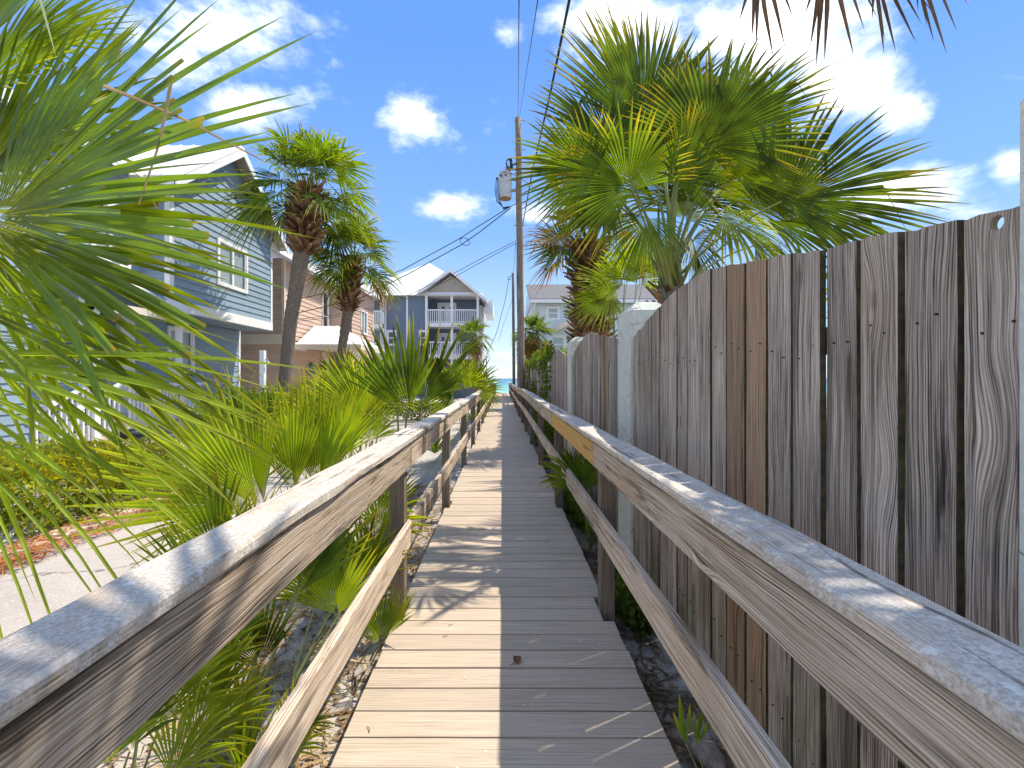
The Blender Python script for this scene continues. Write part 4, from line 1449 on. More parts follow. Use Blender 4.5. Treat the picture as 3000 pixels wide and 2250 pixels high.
spiky('dark arching cycad at the foot of the leaning palm', (-6.3, 12.6, -.1), 46, 1.2, 341, 'vine', .05, 'cycad', .5)
spiky('upright yellow green spiky plant by the porch railing', (-4.65, 11.6, -.1), 60, 1.25, 342, 'frond_bright', .022, up=(.55, 1.05), arch=.15)
spiky('grassy spiky plant behind the left railing', (-1.35, 8.8, -.15), 60, .95, 343, 'frond_bright', .016, up=(.4, 1.05))
spiky('grassy tuft crowding the far left railing', (-1.0, 15.0, -.15), 60, 1.0, 344, 'frond_bright', .02, up=(.3, 1.05))
spiky('wide grassy clump in the garden bed beyond the street', (-4.9, 8.2, -.1), 90, 1.05, 345, 'frond_bright', .014, up=(.3, 1.05))
spiky('loose sedge tuft behind the left handrail', (-1.6, 4.2, -.18), 50, .9, 346, 'frond_bright', .011, up=(.5, 1.08), arch=.2)
spiky('thin sedge tuft under the left handrail', (-1.0, 1.7, -.2), 40, .55, 347, 'frond_bright', .007, up=(.3, 1.05), arch=.3)
spiky('far grassy tuft near the end of the left railing', (-1.05, 21.0, -.15), 50, 1.1, 348, 'frond_bright', .025, up=(.3, 1.05))

# ------------------------------------------------------------------ houses
def clapboards(parent, O, u, nrm, z0, z1, ext, expo, mat, holes=(), th=.036, name='siding_board', joined=False):
    """lap siding courses on a wall; ext(z) gives the run (u0, u1) of the wall at height z"""
    O, u, nrm = V(O), V(u), V(nrm)
    z = z0
    jm = MB()
    while z < z1 - .01:
        zb = min(z + expo, z1)
        a0, a1 = ext(z)
        b0, b1 = ext(zb - .002)
        runs = [[(a0, b0), (a1, b1)]]
        for (h0, h1, hz0, hz1) in holes:
            if min(zb, hz1) - max(z, hz0) > .35 * expo:
                nr = []
                for (l, r_) in runs:
                    if h1 <= l[0] or h0 >= r_[0]:
                        nr.append([l, r_])
                        continue
                    if h0 > l[0] + .02:
                        nr.append([l, (h0, h0)])
                    if h1 < r_[0] - .02:
                        nr.append([(h1, h1), r_])
                runs = nr
        for (l, r_) in runs:
            if r_[0] - l[0] < .03:
                continue
            def pt(uu, zz, t_):
                return O + u * uu + nrm * t_ + V((0, 0, zz))
            lap = .012
            vs = [pt(l[0], z - lap, 0), pt(r_[0], z - lap, 0), pt(r_[1], zb, 0), pt(l[1], zb, 0),
                  pt(l[0], z - lap, th), pt(r_[0], z - lap, th), pt(r_[1], zb, .006), pt(l[1], zb, .006)]
            fs = [(0, 1, 2, 3), (7, 6, 5, 4), (0, 4, 5, 1), (1, 5, 6, 2), (2, 6, 7, 3), (3, 7, 4, 0)]
            if joined:
                jm.add(vs, fs)
            else:
                b = MB()
                b.add(vs, fs)
                b.build(name, mat, parent)
        z = zb
    if joined and jm.v:
        tag(jm.build(name + 's', mat, parent), None, None, kind='stuff')


def wall_box(parent, O, u, nrm, u0, u1, z0, z1, t0, t1, name, mat, bevel=0):
    O, u, nrm = V(O), V(u), V(nrm)
    a = O + u * u0 + nrm * t0 + V((0, 0, z0))
    b = O + u * u1 + nrm * t1 + V((0, 0, z1))
    lo = [min(a[i], b[i]) for i in range(3)]
    hi = [max(a[i], b[i]) for i in range(3)]
    return MB().box(lo[0], hi[0], lo[1], hi[1], lo[2], hi[2]).build(name, mat, parent, bevel=bevel)


def window(parent, O, u, nrm, u0, u1, z0, z1, nx=1, ny=2, blind=True, trim=.10, frame=.045, sill=True, mat='white', name='window'):
    """window with trim, sashes, glass panes and a blind"""
    O, u, nrm = V(O), V(u), V(nrm)

    def bx(m_, a0, a1, b0, b1, t0, t1):
        p = O + u * a0 + nrm * t0 + V((0, 0, b0))
        q = O + u * a1 + nrm * t1 + V((0, 0, b1))
        lo = [min(p[i], q[i]) for i in range(3)]
        hi = [max(p[i], q[i]) for i in range(3)]
        m_.box(lo[0], hi[0], lo[1], hi[1], lo[2], hi[2])
    m_ = MB()
    bx(m_, u0 - trim, u0, z0 - trim * .9, z1 + trim * 1.1, -.01, .045)
    bx(m_, u1, u1 + trim, z0 - trim * .9, z1 + trim * 1.1, -.01, .045)
    bx(m_, u0 + .001, u1 - .001, z1, z1 + trim * 1.1 - .002, -.01, .043)
    bx(m_, u0 + .001, u1 - .001, z0 - trim * .9 + .002, z0, -.01, .043)
    o = m_.build(name, M[mat], parent)
    s_ = MB()
    for i in range(nx):
        a0 = u0 + (u1 - u0) * i / nx
        a1 = u0 + (u1 - u0) * (i + 1) / nx
        bx(s_, a0, a0 + frame, z0, z1, -.02, .02)
        bx(s_, a1 - frame, a1, z0, z1, -.02, .02)
        for j in range(ny):
            b0 = z0 + (z1 - z0) * j / ny
            b1 = z0 + (z1 - z0) * (j + 1) / ny
            bx(s_, a0 + frame, a1 - frame, b0, b0 + frame * .8, -.02, .018)
            bx(s_, a0 + frame, a1 - frame, b1 - frame * .8, b1, -.02, .018)
            g = MB()
            bx(g, a0 + frame, a1 - frame, b0 + frame * .8, b1 - frame * .8, -.006, -.002)
            g.build('pane', M['glass'], o)
    s_.build('sash', M['white'], o)
    if blind:
        bl = MB()
        z = z0 + .03
        while z < z1 - .03:
            p0 = O + u * (u0 + .03) + nrm * -.05 + V((0, 0, z))
            p1 = O + u * (u1 - .03) + nrm * -.05 + V((0, 0, z))
            off = nrm * .004 + V((0, 0, .030))
            bl.quad(p0 - off, p1 - off, p1 + off, p0 + off)
            z += .05
        bl.build('blind', M['blind'], o, fixn=False)
    bk = MB()
    bx(bk, u0, u1, z0, z1, -.085, -.08)
    bk.build('window_recess', M['dark'], o)
    return o


UY, NX, UX, NYm = (0, 1, 0), (1, 0, 0), (1, 0, 0), (0, -1, 0)

# ---- blue gabled house on the left
h1 = thing('blue_house', 'light blue clapboard house with white trimmed gable on the left', 'house', (-10.5, 12, -.3))
XG = -9.0
GY0, GY1, EZ, AZ = 11.9, 17.2, 6.95, 8.95
GYM = (GY0 + GY1) / 2
# masses behind the boards
mb = MB()
mb.box(-15.5, XG - .11, GY0 + .002, GY1 - .002, 3.36, EZ)
mb.prism([(XG - .11, GY0, EZ), (XG - .11, GY1, EZ), (XG - .11, GYM, AZ)], (-6.4, 0, 0))
mb.box(-15.5, -9.75 - .08, 4.0, 10.25, -.3, 6.9)
mb.box(-15.5, -9.75 - .082, 10.251, GY0, 3.4, 6.898)
mb.box(-15.5, -11.2, 10.252, 11.75, -.3, 3.4)
mb.box(-15.5, -10.25 - .10, 11.76, GY1 - .004, -.3, 3.355)
mb.build('wall', M['blue'], h1)
gw = (13.98, 15.42, 4.55, 5.85)


def gext(z):
    if z <= EZ:
        return GY0 + .12, GY1 - .10
    f = (z - EZ) / (AZ - EZ)
    return GY0 + .12 + (GYM - GY0 - .12) * f, GY1 - .10 - (GY1 - .10 - GYM) * f


clapboards(h1, (XG - .03, 0, 0), UY, NX, 3.66, AZ - .1, gext, .205, M['blue'], [(gw[0] - .1, gw[1] + .1, gw[2] - .09, gw[3] + .11)])
# fill between wall mass and boards around the window
window(h1, (XG - .005, 0, 0), UY, NX, *gw, nx=2, ny=1)
wall_box(h1, (XG, 0, 0), UY, NX, GY0, GY0 + .14, 3.66, EZ + .05, -.1, .02, 'corner_board', M['white'])
wall_box(h1, (XG, 0, 0), UY, NX, GY1 - .12, GY1, 3.66, EZ + .05, -.1, .02, 'corner_board', M['white'])
wall_box(h1, (XG, 0, 0), UY, NX, GY0 - .001, GY1 + .001, 3.355, 3.655, -.1, .03, 'band_board', M['white'])
# near side of the gable bay (faces the camera)
clapboards(h1, (0, GY0 + .02, 0), UX, NYm, 3.4, EZ - .05, lambda z: (-9.74, XG - .11), .205, M['blue'])
wall_box(h1, (0, GY0, 0), UX, NYm, XG - .12, XG + .018, 3.66, EZ, -.05, .022, 'corner_board', M['white'])
# upper wall left of the bay
lw = (10.5, 11.4, 4.4, 5.75)
clapboards(h1, (-9.77, 0, 0), UY, NX, 3.75, 6.85, lambda z: (4.1, GY0 - .01), .205, M['blue'], [(lw[0] - .1, lw[1] + .1, lw[2] - .09, lw[3] + .11)])
window(h1, (-9.745, 0, 0), UY, NX, *lw, nx=2, ny=1)
# ground floor
clapboards(h1, (-9.77, 0, 0), UY, NX, -.02, 3.75, lambda z: (4.1, 10.12), .205, M['blue'])
wall_box(h1, (-9.75, 0, 0), UY, NX, 4.1, 10.25, -.34, -.03, -.08, .05, 'base_board', M['white'])
wall_box(h1, (-9.75, 0, 0), UY, NX, 10.12, 10.26, -.03, 3.74, -.08, .02, 'corner_board', M['white'])
sw = (13.55, 14.5, 1.75, 3.0)
clapboards(h1, (-10.27, 0, 0), UY, NX, .55, 3.34, lambda z: (12.3, GY1 - .1), .205, M['blue'], [(sw[0] - .1, sw[1] + .1, sw[2] - .09, sw[3] + .11)])
window(h1, (-10.245, 0, 0), UY, NX, *sw, nx=1, ny=2)
wall_box(h1, (-10.25, 0, 0), UY, NX, GY1 - .1, GY1, -.3, 3.35, -.1, .02, 'corner_board', M['white'])
wall_box(h1, (-10.25, 0, 0), UY, NX, 11.8, GY1 - .1, .2, .54, -.1, .03, 'base_board', M['white'])
# porch door facing out, white surround
wall_box(h1, (-10.25, 0, 0), UY, NX, 11.8, 12.28, .55, 3.3, -.1, .01, 'door_surround', M['white'])
dr_ = wall_box(h1, (0, 11.76, 0), UX, NYm, -11.1, -10.3, .55, 2.75, -.02, .02, 'door', M['white'])
MB().tube([(-10.42, 11.735, 1.6), (-10.42, 11.69, 1.6)], [.03, .035], 8).build('door_knob', M['steel'], dr_)


def gable_roof(parent, x0, x1, y0, y1, yr, ez, rz, mat, th=.09, seam=.42, fascia=True):
    """ridge along X between x0 (back) and x1 (front); eaves at y0, y1"""
    for (ye, sgn) in ((y0, -1), (y1, 1)):
        b = MB()
        p = [V((x0, ye, ez)), V((x1, ye, ez)), V((x1, yr, rz)), V((x0, yr, rz))]
        nrm_ = (p[1] - p[0]).cross(p[3] - p[0]).normalized()
        if nrm_.z < 0:
            nrm_ = -nrm_
        b.prism(p, nrm_ * th)
        rf = b.build('roof', mat, parent)
        x = x0 + seam
        while x < x1 - .1:
            q = MB()
            a_ = V((x, ye, ez)) + nrm_ * (th + .012)
            c_ = V((x, yr, rz)) + nrm_ * (th + .012)
            q.bar(a_, c_, .035, .03, nrm_)
            q.build('roof_seam', mat, rf)
            x += seam
        if fascia:
            q = MB()
            d0, d1 = V((x1 + .012, ye, ez - .02)), V((x1 + .012, yr, rz - .02))
            q.prism([d0, d1, d1 + V((0, 0, -.24)), d0 + V((0, 0, -.24))], (.04, 0, 0))
            q.build('bargeboard', M['white'], parent)
            q = MB()
            q.prism([V((XG - .05 if x1 > XG else x1 - .5, ye, ez - .012)), V((x1, ye, ez - .012)), V((x1, yr, rz - .012)), V((XG - .05 if x1 > XG else x1 - .5, yr, rz - .012))], (0, 0, -.012))
            q.build('soffit', M['soffit'], parent)
            MB().box(x0, x1 - .01, ye - .03 if sgn < 0 else ye + .002, ye - .002 if sgn < 0 else ye + .03, ez - .16, ez + .03).build('fascia', M['white'], parent)


gable_roof(h1, -15.6, XG + .42, GY0 - .38, GY1 + .36, GYM, EZ - .22, AZ + .14, M['metal_roof'])
MB().tube([(-12.0, GYM - .5, 8.6), (-12.0, GYM - .5, 9.35)], .06, 8).build('vent_pipe', M['white'], h1)
# lower roof over the left wing and porch roof
b = MB()
b.prism([V((-9.35, 3.8, 6.92)), V((-9.35, GY0 - .4, 6.92)), V((-13, GY0 - .4, 8.1)), V((-13, 3.8, 8.1))], (0, 0, .09))
b.build('roof', M['metal_roof'], h1)
MB().box(-9.38, -9.34, 3.8, GY0 - .4, 6.72, 6.92).build('fascia', M['white'], h1)
pr = MB()
pr.prism([V((-9.62, 9.5, 4.5)), V((-8.75, 9.5, 3.8)), V((-8.75, 12.3, 3.20)), V((-9.62, 12.3, 3.75))], (0, 0, .08))
porch = pr.build('porch_roof', M['metal_roof'], h1)
MB().box(-8.80, -8.74, 9.5, 12.3, 2.98, 3.2).build('porch_beam', M['cream'], h1)
for y_ in (9.6, 12.1):
    MB().box(-8.95, -8.83, y_ - .06, y_ + .06, -.2, 2.98).build('porch_post', M['white'], h1)
MB().box(-11.1, -8.8, 10.3, 11.74, .3, .5).build('porch_floor', M['cream'], h1)
# stair with white picket balustrades
for i in range(4):
    MB().box(-9.66, -8.95, 10.02 - i * .28, 10.3 - i * .28, -.3, .40 - i * .15).build('step', M['cream'], h1)
for x_ in (-9.66, -8.93):
    for i in range(10):
        y_ = 10.25 - i * .125
        z_ = .5 - i * .062
        MB().box(x_ - .018, x_ + .018, y_ - .018, y_ + .018, z_ - .05, z_ + .82).build('baluster', M['white'], h1)
    b = MB()
    b.bar((x_, 10.3, 1.36), (x_, 9.05, .74), .07, .09)
    b.build('hand_rail', M['white'], h1)
for i in range(22):
    y_ = 10.45 + i * .115
    MB().box(-8.86, -8.82, y_ - .02, y_ + .02, .5, 1.3).build('baluster', M['white'], h1)
MB().box(-8.89, -8.79, 10.36, 13.0, 1.3, 1.38).build('hand_rail', M['white'], h1)
MB().box(-8.87, -8.81, 10.36, 13.0, .42, .5).build('hand_rail', M['white'], h1)

# hanging sign on the wall; the palm hides most of its turquoise lettering
sg = thing('wooden_sign', 'sandy wooden sign with turquoise lettering on the blue house wall', 'sign', (-9.71, 9.7, 1.86))
MB().box(-9.735, -9.705, 9.24, 10.08, 1.87, 2.26).build('board', M['signwood'], sg)
b = MB()
for (a0, a1, b0, b1) in ((9.215, 9.24, 1.85, 2.28), (10.08, 10.105, 1.85, 2.28), (9.24, 10.08, 2.26, 2.28), (9.24, 10.08, 1.85, 1.87)):
    b.box(-9.735, -9.70, a0, a1, b0, b1)
b.build('frame', M['black'], sg)


def text_on(parent, body, loc, size, rot, mat, name='lettering'):
    cu = bpy.data.curves.new(name, 'FONT')
    cu.body = body
    cu.size = size
    cu.extrude = .004
    cu.align_x = 'LEFT'
    o = bpy.data.objects.new(name, cu)
    C.objects.link(o)
    o.rotation_euler = rot
    bpy.context.view_layer.update()
    dg = bpy.context.evaluated_depsgraph_get()
    me = bpy.data.meshes.new_from_object(o.evaluated_get(dg))
    me.materials.clear()
    bpy.data.objects.remove(o)
    q = mesh_obj(name, me, mat, parent, loc)
    q.rotation_euler = rot
    return q


M['turq'] = plain('turquoise_paint', (0.12, 0.50, 0.50), 0.5, 0.15, 20)
for s_, yy_, zz_, sz_ in (('BOARDWALK', 9.30, 2.09, .115), ('RD', 9.62, 1.93, .115)):
    text_on(sg, s_, (-9.702, yy_, zz_), sz_, (R(90), 0, R(90)), M['turq'])

# ---- salmon house
h2 = thing('salmon_house', 'salmon clapboard two storey house with hipped entry porch', 'house', (-9.5, 22, -.3))
XP, PY0, PY1 = -9.5, 19.15, 24.2
mb = MB()
mb.box(-16, XP - .1, PY0 + .1, PY1, -.3, 6.75)
mb.box(-16, -8.3 - .1, PY1 + .1, 28.4, -.3, 6.75)
mb.build('wall', M['pink'], h2)
clapboards(h2, (0, PY0 + .08, 0), UX, NYm, -.2, 6.7, lambda z: (-13.2, XP - .1), .215, M['pink'], [(-13.3, -9, 3.0, 3.42)])
wall_box(h2, (0, PY0, 0), UX, NYm, -13.2, XP, 2.98, 3.42, -.1, .03, 'band_board', M['cream'])
wall_box(h2, (0, PY0 + .02, 0), UX, NYm, XP - .12, XP + .01, 3.42, 6.7, -.1, .0, 'corner_board', M['cream'])
tall = (23.3, 23.95, 3.55, 6.1)
ddoor = (23.15, 23.95, .25, 2.55)
clapboards(h2, (XP - .03, 0, 0), UY, NX, -.2, 6.7, lambda z: (PY0 + .13, PY1), .215, M['pink'],
           [(tall[0] - .1, 24.2, tall[2] - .1, tall[3] + .1), (ddoor[0] - .1, ddoor[1] + .1, .1, ddoor[3] + .25), (PY0, 21.3, 2.75, 3.2)])
wall_box(h2, (XP, 0, 0), UY, NX, PY0, PY0 + .14, -.2, 6.7, -.1, .012, 'corner_board', M['cream'])
wall_box(h2, (XP, 0, 0), UY, NX, PY0 + .14, 21.3, 2.80, 3.16, -.08, .012, 'band_board', M['white'])
window(h2, (XP - .005, 0, 0), UY, NX, *tall, nx=1, ny=2, blind=False, trim=.12)
dd = window(h2, (XP - .005, 0, 0), UY, NX, *ddoor, nx=1, ny=1, blind=False, trim=.1, frame=.14, mat='cream', name='glazed_door')
wall_box(h2, (XP, 0, 0), UY, NX, ddoor[0] - .1, ddoor[1] + .1, 2.665, 2.9, -.02, .045, 'door_header', M['cream'])
# projecting bay
clapboards(h2, (0, PY1 + .08, 0), UX, NYm, 2.9, 6.7, lambda z: (XP, -8.4), .215, M['pink'])
bw_ = (25.9, 26.9, 4.2, 5.45)
clapboards(h2, (-8.33, 0, 0), UY, NX, -.2, 6.7, lambda z: (PY1 + .1, 28.35), .215, M['pink'], [(bw_[0] - .1, bw_[1] + .1, bw_[2] - .1, bw_[3] + .1)])
window(h2, (-8.305, 0, 0), UY, NX, *bw_, nx=2, ny=1, trim=.1)
wall_box(h2, (-8.3, 0, 0), UY, NX, 28.27, 28.41, -.2, 6.7, -.1, .012, 'corner_board', M['cream'])
b = MB()
b.prism([V((-8.95, 17.1, 6.72)), V((-8.95, 24.15, 6.72)), V((-12.8, 24.15, 8.1)), V((-12.8, 17.1, 8.1))], (0, 0, .1))
b.build('roof', M['metal_roof'], h2)
b = MB()
b.prism([V((-7.85, 23.7, 6.75)), V((-7.85, 28.8, 6.75)), V((-12.4, 28.8, 8.3)), V((-12.4, 23.7, 8.3))], (0, 0, .1))
rf2 = b.build('roof', M['metal_roof'], h2)
for i in range(10):
    q = MB()
    yy_ = 24.1 + i * .5
    q.bar((-7.87, yy_, 6.87), (-12.4, yy_, 8.42), .04, .04)
    q.build('roof_seam', M['metal_roof'], rf2)
MB().box(-8.98, -8.92, 17.1, 24.0, 6.52, 6.72).build('fascia', M['white'], h2)
MB().box(-7.88, -7.82, 23.7, 28.8, 6.55, 6.75).build('fascia', M['white'], h2)
MB().box(-9.3, -7.88, 23.68, 23.74, 6.5, 6.85).build('fascia', M['white'], h2)
MB().tube([(-8.86, 24.0, 6.6), (-9.0, 24.1, 6.35), (-9.4, 24.15, 6.2)], .05, 8).build('downpipe', M['white'], h2)
# hipped porch
PX0, PX1, PYa, PYb, PZ = -9.4, -6.45, 20.0, 24.0, 3.0
tr0, tr1, trz = V((-9.3, 21.2, 4.05)), V((-8.2, 22.1, 4.05)), 4.05
c = [V((PX0, PYa, PZ)), V((PX1, PYa, PZ)), V((PX1, PYb, PZ)), V((PX0, PYb, PZ))]
ra, rb = V((PX0, 22.0, 4.05)), V((PX1 - 1.75, 22.0, 4.05))
pn = [[c[0], c[1], rb, ra], [c[1], c[2], rb], [c[2], c[3], ra, rb]]
for poly in pn:
    b = MB()
    b.prism(poly, (0, 0, .05))
    rf = b.build('porch_roof', M['metal_roof'], h2)
    if poly is pn[0]:
        for i in range(7):
            x_ = PX0 + .35 + i * .4
            f = min(1, (PX1 - x_) / 1.75)
            q = MB()
            q.bar((x_, PYa + .02, PZ + .07), (x_, PYa + 2.0 * f, PZ + .07 + 1.05 * f), .03, .03)
            q.build('roof_seam', M['metal_roof'], rf)
b = MB()
b.box(PX0, PX1 + .03, PYa - .04, PYa + .02, PZ - .2, PZ + .03)
b.box(PX1 - .03, PX1 + .031, PYa + .021, PYb, PZ - .2, PZ + .031)
b.build('gutter', M['cream'], h2)
MB().box(PX0, PX1 - .05, PYa + .05, PYb, PZ - .08, PZ - .03).build('porch_ceiling', M['cream'], h2)
for (x_, y_) in ((-6.68, 20.2), (-6.68, 23.75)):
    MB().box(x_ - .075, x_ + .075, y_ - .075, y_ + .075, -.25, PZ - .09).build('porch_post', M['white'], h2)
b = MB()
b.box(-9.3, -6.76, 20.17, 20.23, .92, 1.0)
b.build('porch_handrail', M['cream'], h2)
for i in range(24):
    x_ = -9.2 + i * .1
    MB().box(x_ - .018, x_ + .018, 20.18, 20.22, .05, .92).build('baluster', M['cream'], h2)
MB().box(-9.4, -6.5, 20.1, 24, -.1, .05).build('porch_floor', M['cream'], h2)
MB().box(-9.36, -9.2, 20.12, 20.28, .0, 1.12).build('porch_newel', M['cream'], h2)
# wall lantern, fish plaque
ln = thing('wall_lantern', 'black wall lantern beside the salmon house door', 'lantern', (-9.44, 22.9, 2.15))
b = MB()
b.tube([(-9.46, 22.9, 2.12), (-9.36, 22.9, 2.16), (-9.30, 22.9, 2.12)], [.05, .035, .03], 8)
b.tube([(-9.30, 22.9, 1.93), (-9.30, 22.9, 2.0), (-9.30, 22.9, 2.13), (-9.30, 22.9, 2.2)], [.06, .09, .11, .03], 10)
b.build('bracket', M['black'], ln)
MB().tube([(-9.30, 22.9, 1.90), (-9.30, 22.9, 1.94)], [.045, .055], 10).build('lamp_glass', M['blind'], ln)
fs_ = thing('fish_plaque', 'teal fish shaped plaque on the salmon house wall', 'plaque', (-9.44, 21.85, 1.95))
b = MB()
out_ = []
for q in range(16):
    a = math.pi * .5 + math.pi * q / 15
    out_.append((math.cos(a) * .26 - .05, math.sin(a) * .30))
pts = [(-9.425, 21.85 + x_, 1.95 + z_) for x_, z_ in out_]
top = [(x_, z_) for x_, z_ in out_]
for sgn in (1, -1):
    poly = [(-.05, .30 * sgn), (-.17, .24 * sgn), (-.25, .13 * sgn), (.10, .12 * sgn), (.34, .13 * sgn), (.16, .23 * sgn)]
    MB().prism([V((-9.44, 21.85 + a, 1.95 + c_)) for a, c_ in poly], (.03, 0, 0)).build('fin', M['teal'], fs_)
b = MB()
b.tube([(-9.43, 21.85 + .33 * math.cos(a) * .9 - .02, 1.95 + .33 * math.sin(a)) for a in [math.pi * (.45 + 1.1 * q / 14) for q in range(15)]], .016, 6)
b.build('ring', M['black'], fs_)

# outdoor shower post
sp_ = thing('shower_post', 'white outdoor shower post beside the green bush', 'shower', (at(770, 1140, 10.8).x, 10.8, -.2))
xs_ = at(770, 1140, 10.8).x
MB().box(xs_ - .055, xs_ + .055, 10.745, 10.855, -.2, 2.18).build('post', M['white'], sp_, bevel=.004)
b = MB()
b.tube([(xs_ + .05, 10.8, 1.95), (xs_ + .10, 10.8, 1.98), (xs_ + .13, 10.8, 1.9), (xs_ + .14, 10.8, 1.85)], [.012, .012, .014, .05], 8)
b.build('shower_head', M['steel'], sp_)

# ---- slate blue three storey house near the beach
HY = 36.0
h3 = thing('slate_blue_house', 'three storey slate blue beach house with white balconies', 'house', (-5, HY, -.4))


def hx(px):
    return (px - CX) * HY / F


def hz(py):
    return EYE + (CY - py) * HY / F


XL, XR = hx(1128), hx(1428)
xp0, xp1, xp2 = hx(1250), hx(1324), hx(1400)
mb = MB()
mb.box(XL, xp0, HY + .1, HY + 10, -.4, hz(866))
mb.box(xp0 + .001, XR - .75, HY + 1.8, HY + 9.9, -.4, hz(862))
mb.box(XL - 2.5, XL - .001, HY + 2.0, HY + 9.8, -.4, hz(868))
mb.build('wall', M['navy'], h3)
win = [(hx(1137), hx(1156), hz(1008), hz(972)), (hx(1232), hx(1247), hz(1008), hz(972))]
clapboards(h3, (0, HY + .08, 0), UX, NYm, -.3, hz(868), lambda z: (XL + .1, xp0), .17, M['navy'], [(a - .1, b_ + .1, c_, d) for a, b_, c_, d in win], joined=True)
for a, b_, c_, d in win:
    window(h3, (0, HY + .07, 0), UX, NYm, a, b_, c_, d, nx=1, ny=2, blind=False, trim=.14)
wall_box(h3, (0, HY + .05, 0), UX, NYm, hx(1190), hx(1195), -.3, hz(866), -.02, .03, 'corner_board', M['white'])
wall_box(h3, (0, HY + .05, 0), UX, NYm, XL - .02, XL + .1, -.3, hz(866), -.05, .02, 'corner_board', M['white'])
clapboards(h3, (0, HY + 1.78, 0), UX, NYm, -.3, hz(866), lambda z: (xp0, XR - .8), .17, M['navy'], joined=True)
for (za, zb) in ((hz(950), hz(882)), (hz(1043), hz(975))):
    window(h3, (0, HY + 1.75, 0), UX, NYm, hx(1278), hx(1322) + .1, za, zb, nx=2, ny=1, blind=False, trim=.14, frame=.2, name='french_door')
window(h3, (0, HY + 1.75, 0), UX, NYm, hx(1335), hx(1362), hz(1125), hz(1075), nx=1, ny=2, trim=.12)


def balcony(x0, x1, zf, y0, y1, side=False):
    MB().box(x0, x1, y0, y1, zf - .32, zf).build('balcony_floor', M['white'], h3)
    rz = zf + 1.05
    MB().box(x0, x1, y0 - .03, y0 + .05, rz - .05, rz + .04).build('balcony_rail', M['white'], h3)
    n_ = int((x1 - x0) / .155)
    for i in range(n_ + 1):
        x_ = x0 + .03 + (x1 - x0 - .06) * i / n_
        MB().box(x_ - .028, x_ + .028, y0 - .01, y0 + .03, zf + .07, rz - .05).build('baluster', M['white'], h3)
    MB().box(x0, x1, y0 - .02, y0 + .04, zf + .04, zf + .1).build('balcony_rail', M['white'], h3)


balcony(xp0, xp2 + .1, hz(946), HY - .1, HY + 1.75)
balcony(xp0, xp2 + .1, hz(1040), HY - .1, HY + 1.75)
for x_ in (xp0, xp1, xp2):
    MB().box(x_ - .10, x_ + .10, HY - .16, HY + .02, -.4, hz(866)).build('balcony_post', M['white'], h3)
MB().box(xp0 - .1, xp2 + .2, HY - .17, HY + .05, hz(868), hz(858)).build('balcony_beam', M['white'], h3)
# left set-back balconies
for zf in (hz(950), hz(1043)):
    MB().box(hx(1092), XL - .02, HY - .3, HY + 1.95, zf - .35, zf).build('balcony_floor', M['white'], h3)
    for i in range(8):
        x_ = hx(1094) + i * .125
        MB().box(x_ - .028, x_ + .028, HY - .27, HY - .22, zf + .05, zf + 1.0).build('baluster', M['white'], h3)
    MB().box(hx(1092), XL + .05, HY - .3, HY - .2, zf + .98, zf + 1.08).build('balcony_rail', M['white'], h3)
    window(h3, (0, HY + 1.97, 0), UX, NYm, hx(1099), hx(1117), zf + .15, zf + 2.0, nx=1, ny=1, blind=False, trim=.14, frame=.12, name='balcony_door')
MB().box(XL - .12, XL + .0, HY - .3, HY - .12, -.4, hz(870)).build('balcony_post', M['white'], h3)
# right flank seen obliquely
MB().box(XR - .75, XR - .55, HY + 1.85, HY + 9.8, -.4, hz(884)).build('wall', M['white'], h3)
clapboards(h3, (XR - .55, 0, 0), UY, NX, -.3, hz(890), lambda z: (HY + 1.85, HY + 9.7), .2, M['white'], joined=True)
# gable over the balconies
gx0, gx1, gxm = hx(1226), hx(1428), hx(1321)
zE, zA = hz(866) - .05, hz(799)
b = MB()
b.prism([V((xp0 - .05, HY - .02, hz(858))), V((xp2 + .15, HY - .02, hz(858))), V((gxm, HY - .02, zA - .25))], (0, .08, 0))
b.build('gable_wall', M['lattice'], h3)
b = MB()
for i in range(22):
    z_ = hz(857) + i * .11
    f = 1 - (z_ - hz(858)) / (zA - .25 - hz(858))
    if f > .04:
        b.box(gxm - (gxm - xp0) * f, gxm + (xp2 + .1 - gxm) * f, HY - .045, HY - .03, z_, z_ + .028)
for i in range(38):
    x_ = xp0 + .05 + i * .112
    f = (x_ - xp0) / (gxm - xp0) if x_ < gxm else (xp2 + .1 - x_) / (xp2 + .1 - gxm)
    if f > .04:
        b.box(x_, x_ + .022, HY - .05, HY - .046, hz(858), hz(858) + (zA - .3 - hz(858)) * f)
tag(b.build('lattice', M['lattice'], h3), None, None, kind='stuff')
for (xe, ze) in ((gx0, zE), (gx1, zE - .55)):
    b = MB()
    b.prism([V((xe, HY - .7, ze)), V((gxm, HY - .7, zA)), V((gxm, HY - .7, zA + .2)), V((xe, HY - .7, ze + .2))], (0, 5.5, 0))
    b.build('roof', M['metal_roof'], h3)
    b = MB()
    b.prism([V((xe, HY - .72, ze - .1)), V((gxm, HY - .72, zA - .1)), V((gxm, HY - .72, zA + .14)), V((xe, HY - .72, ze + .14))], (0, .018, 0))
    b.build('bargeboard', M['white'], h3)
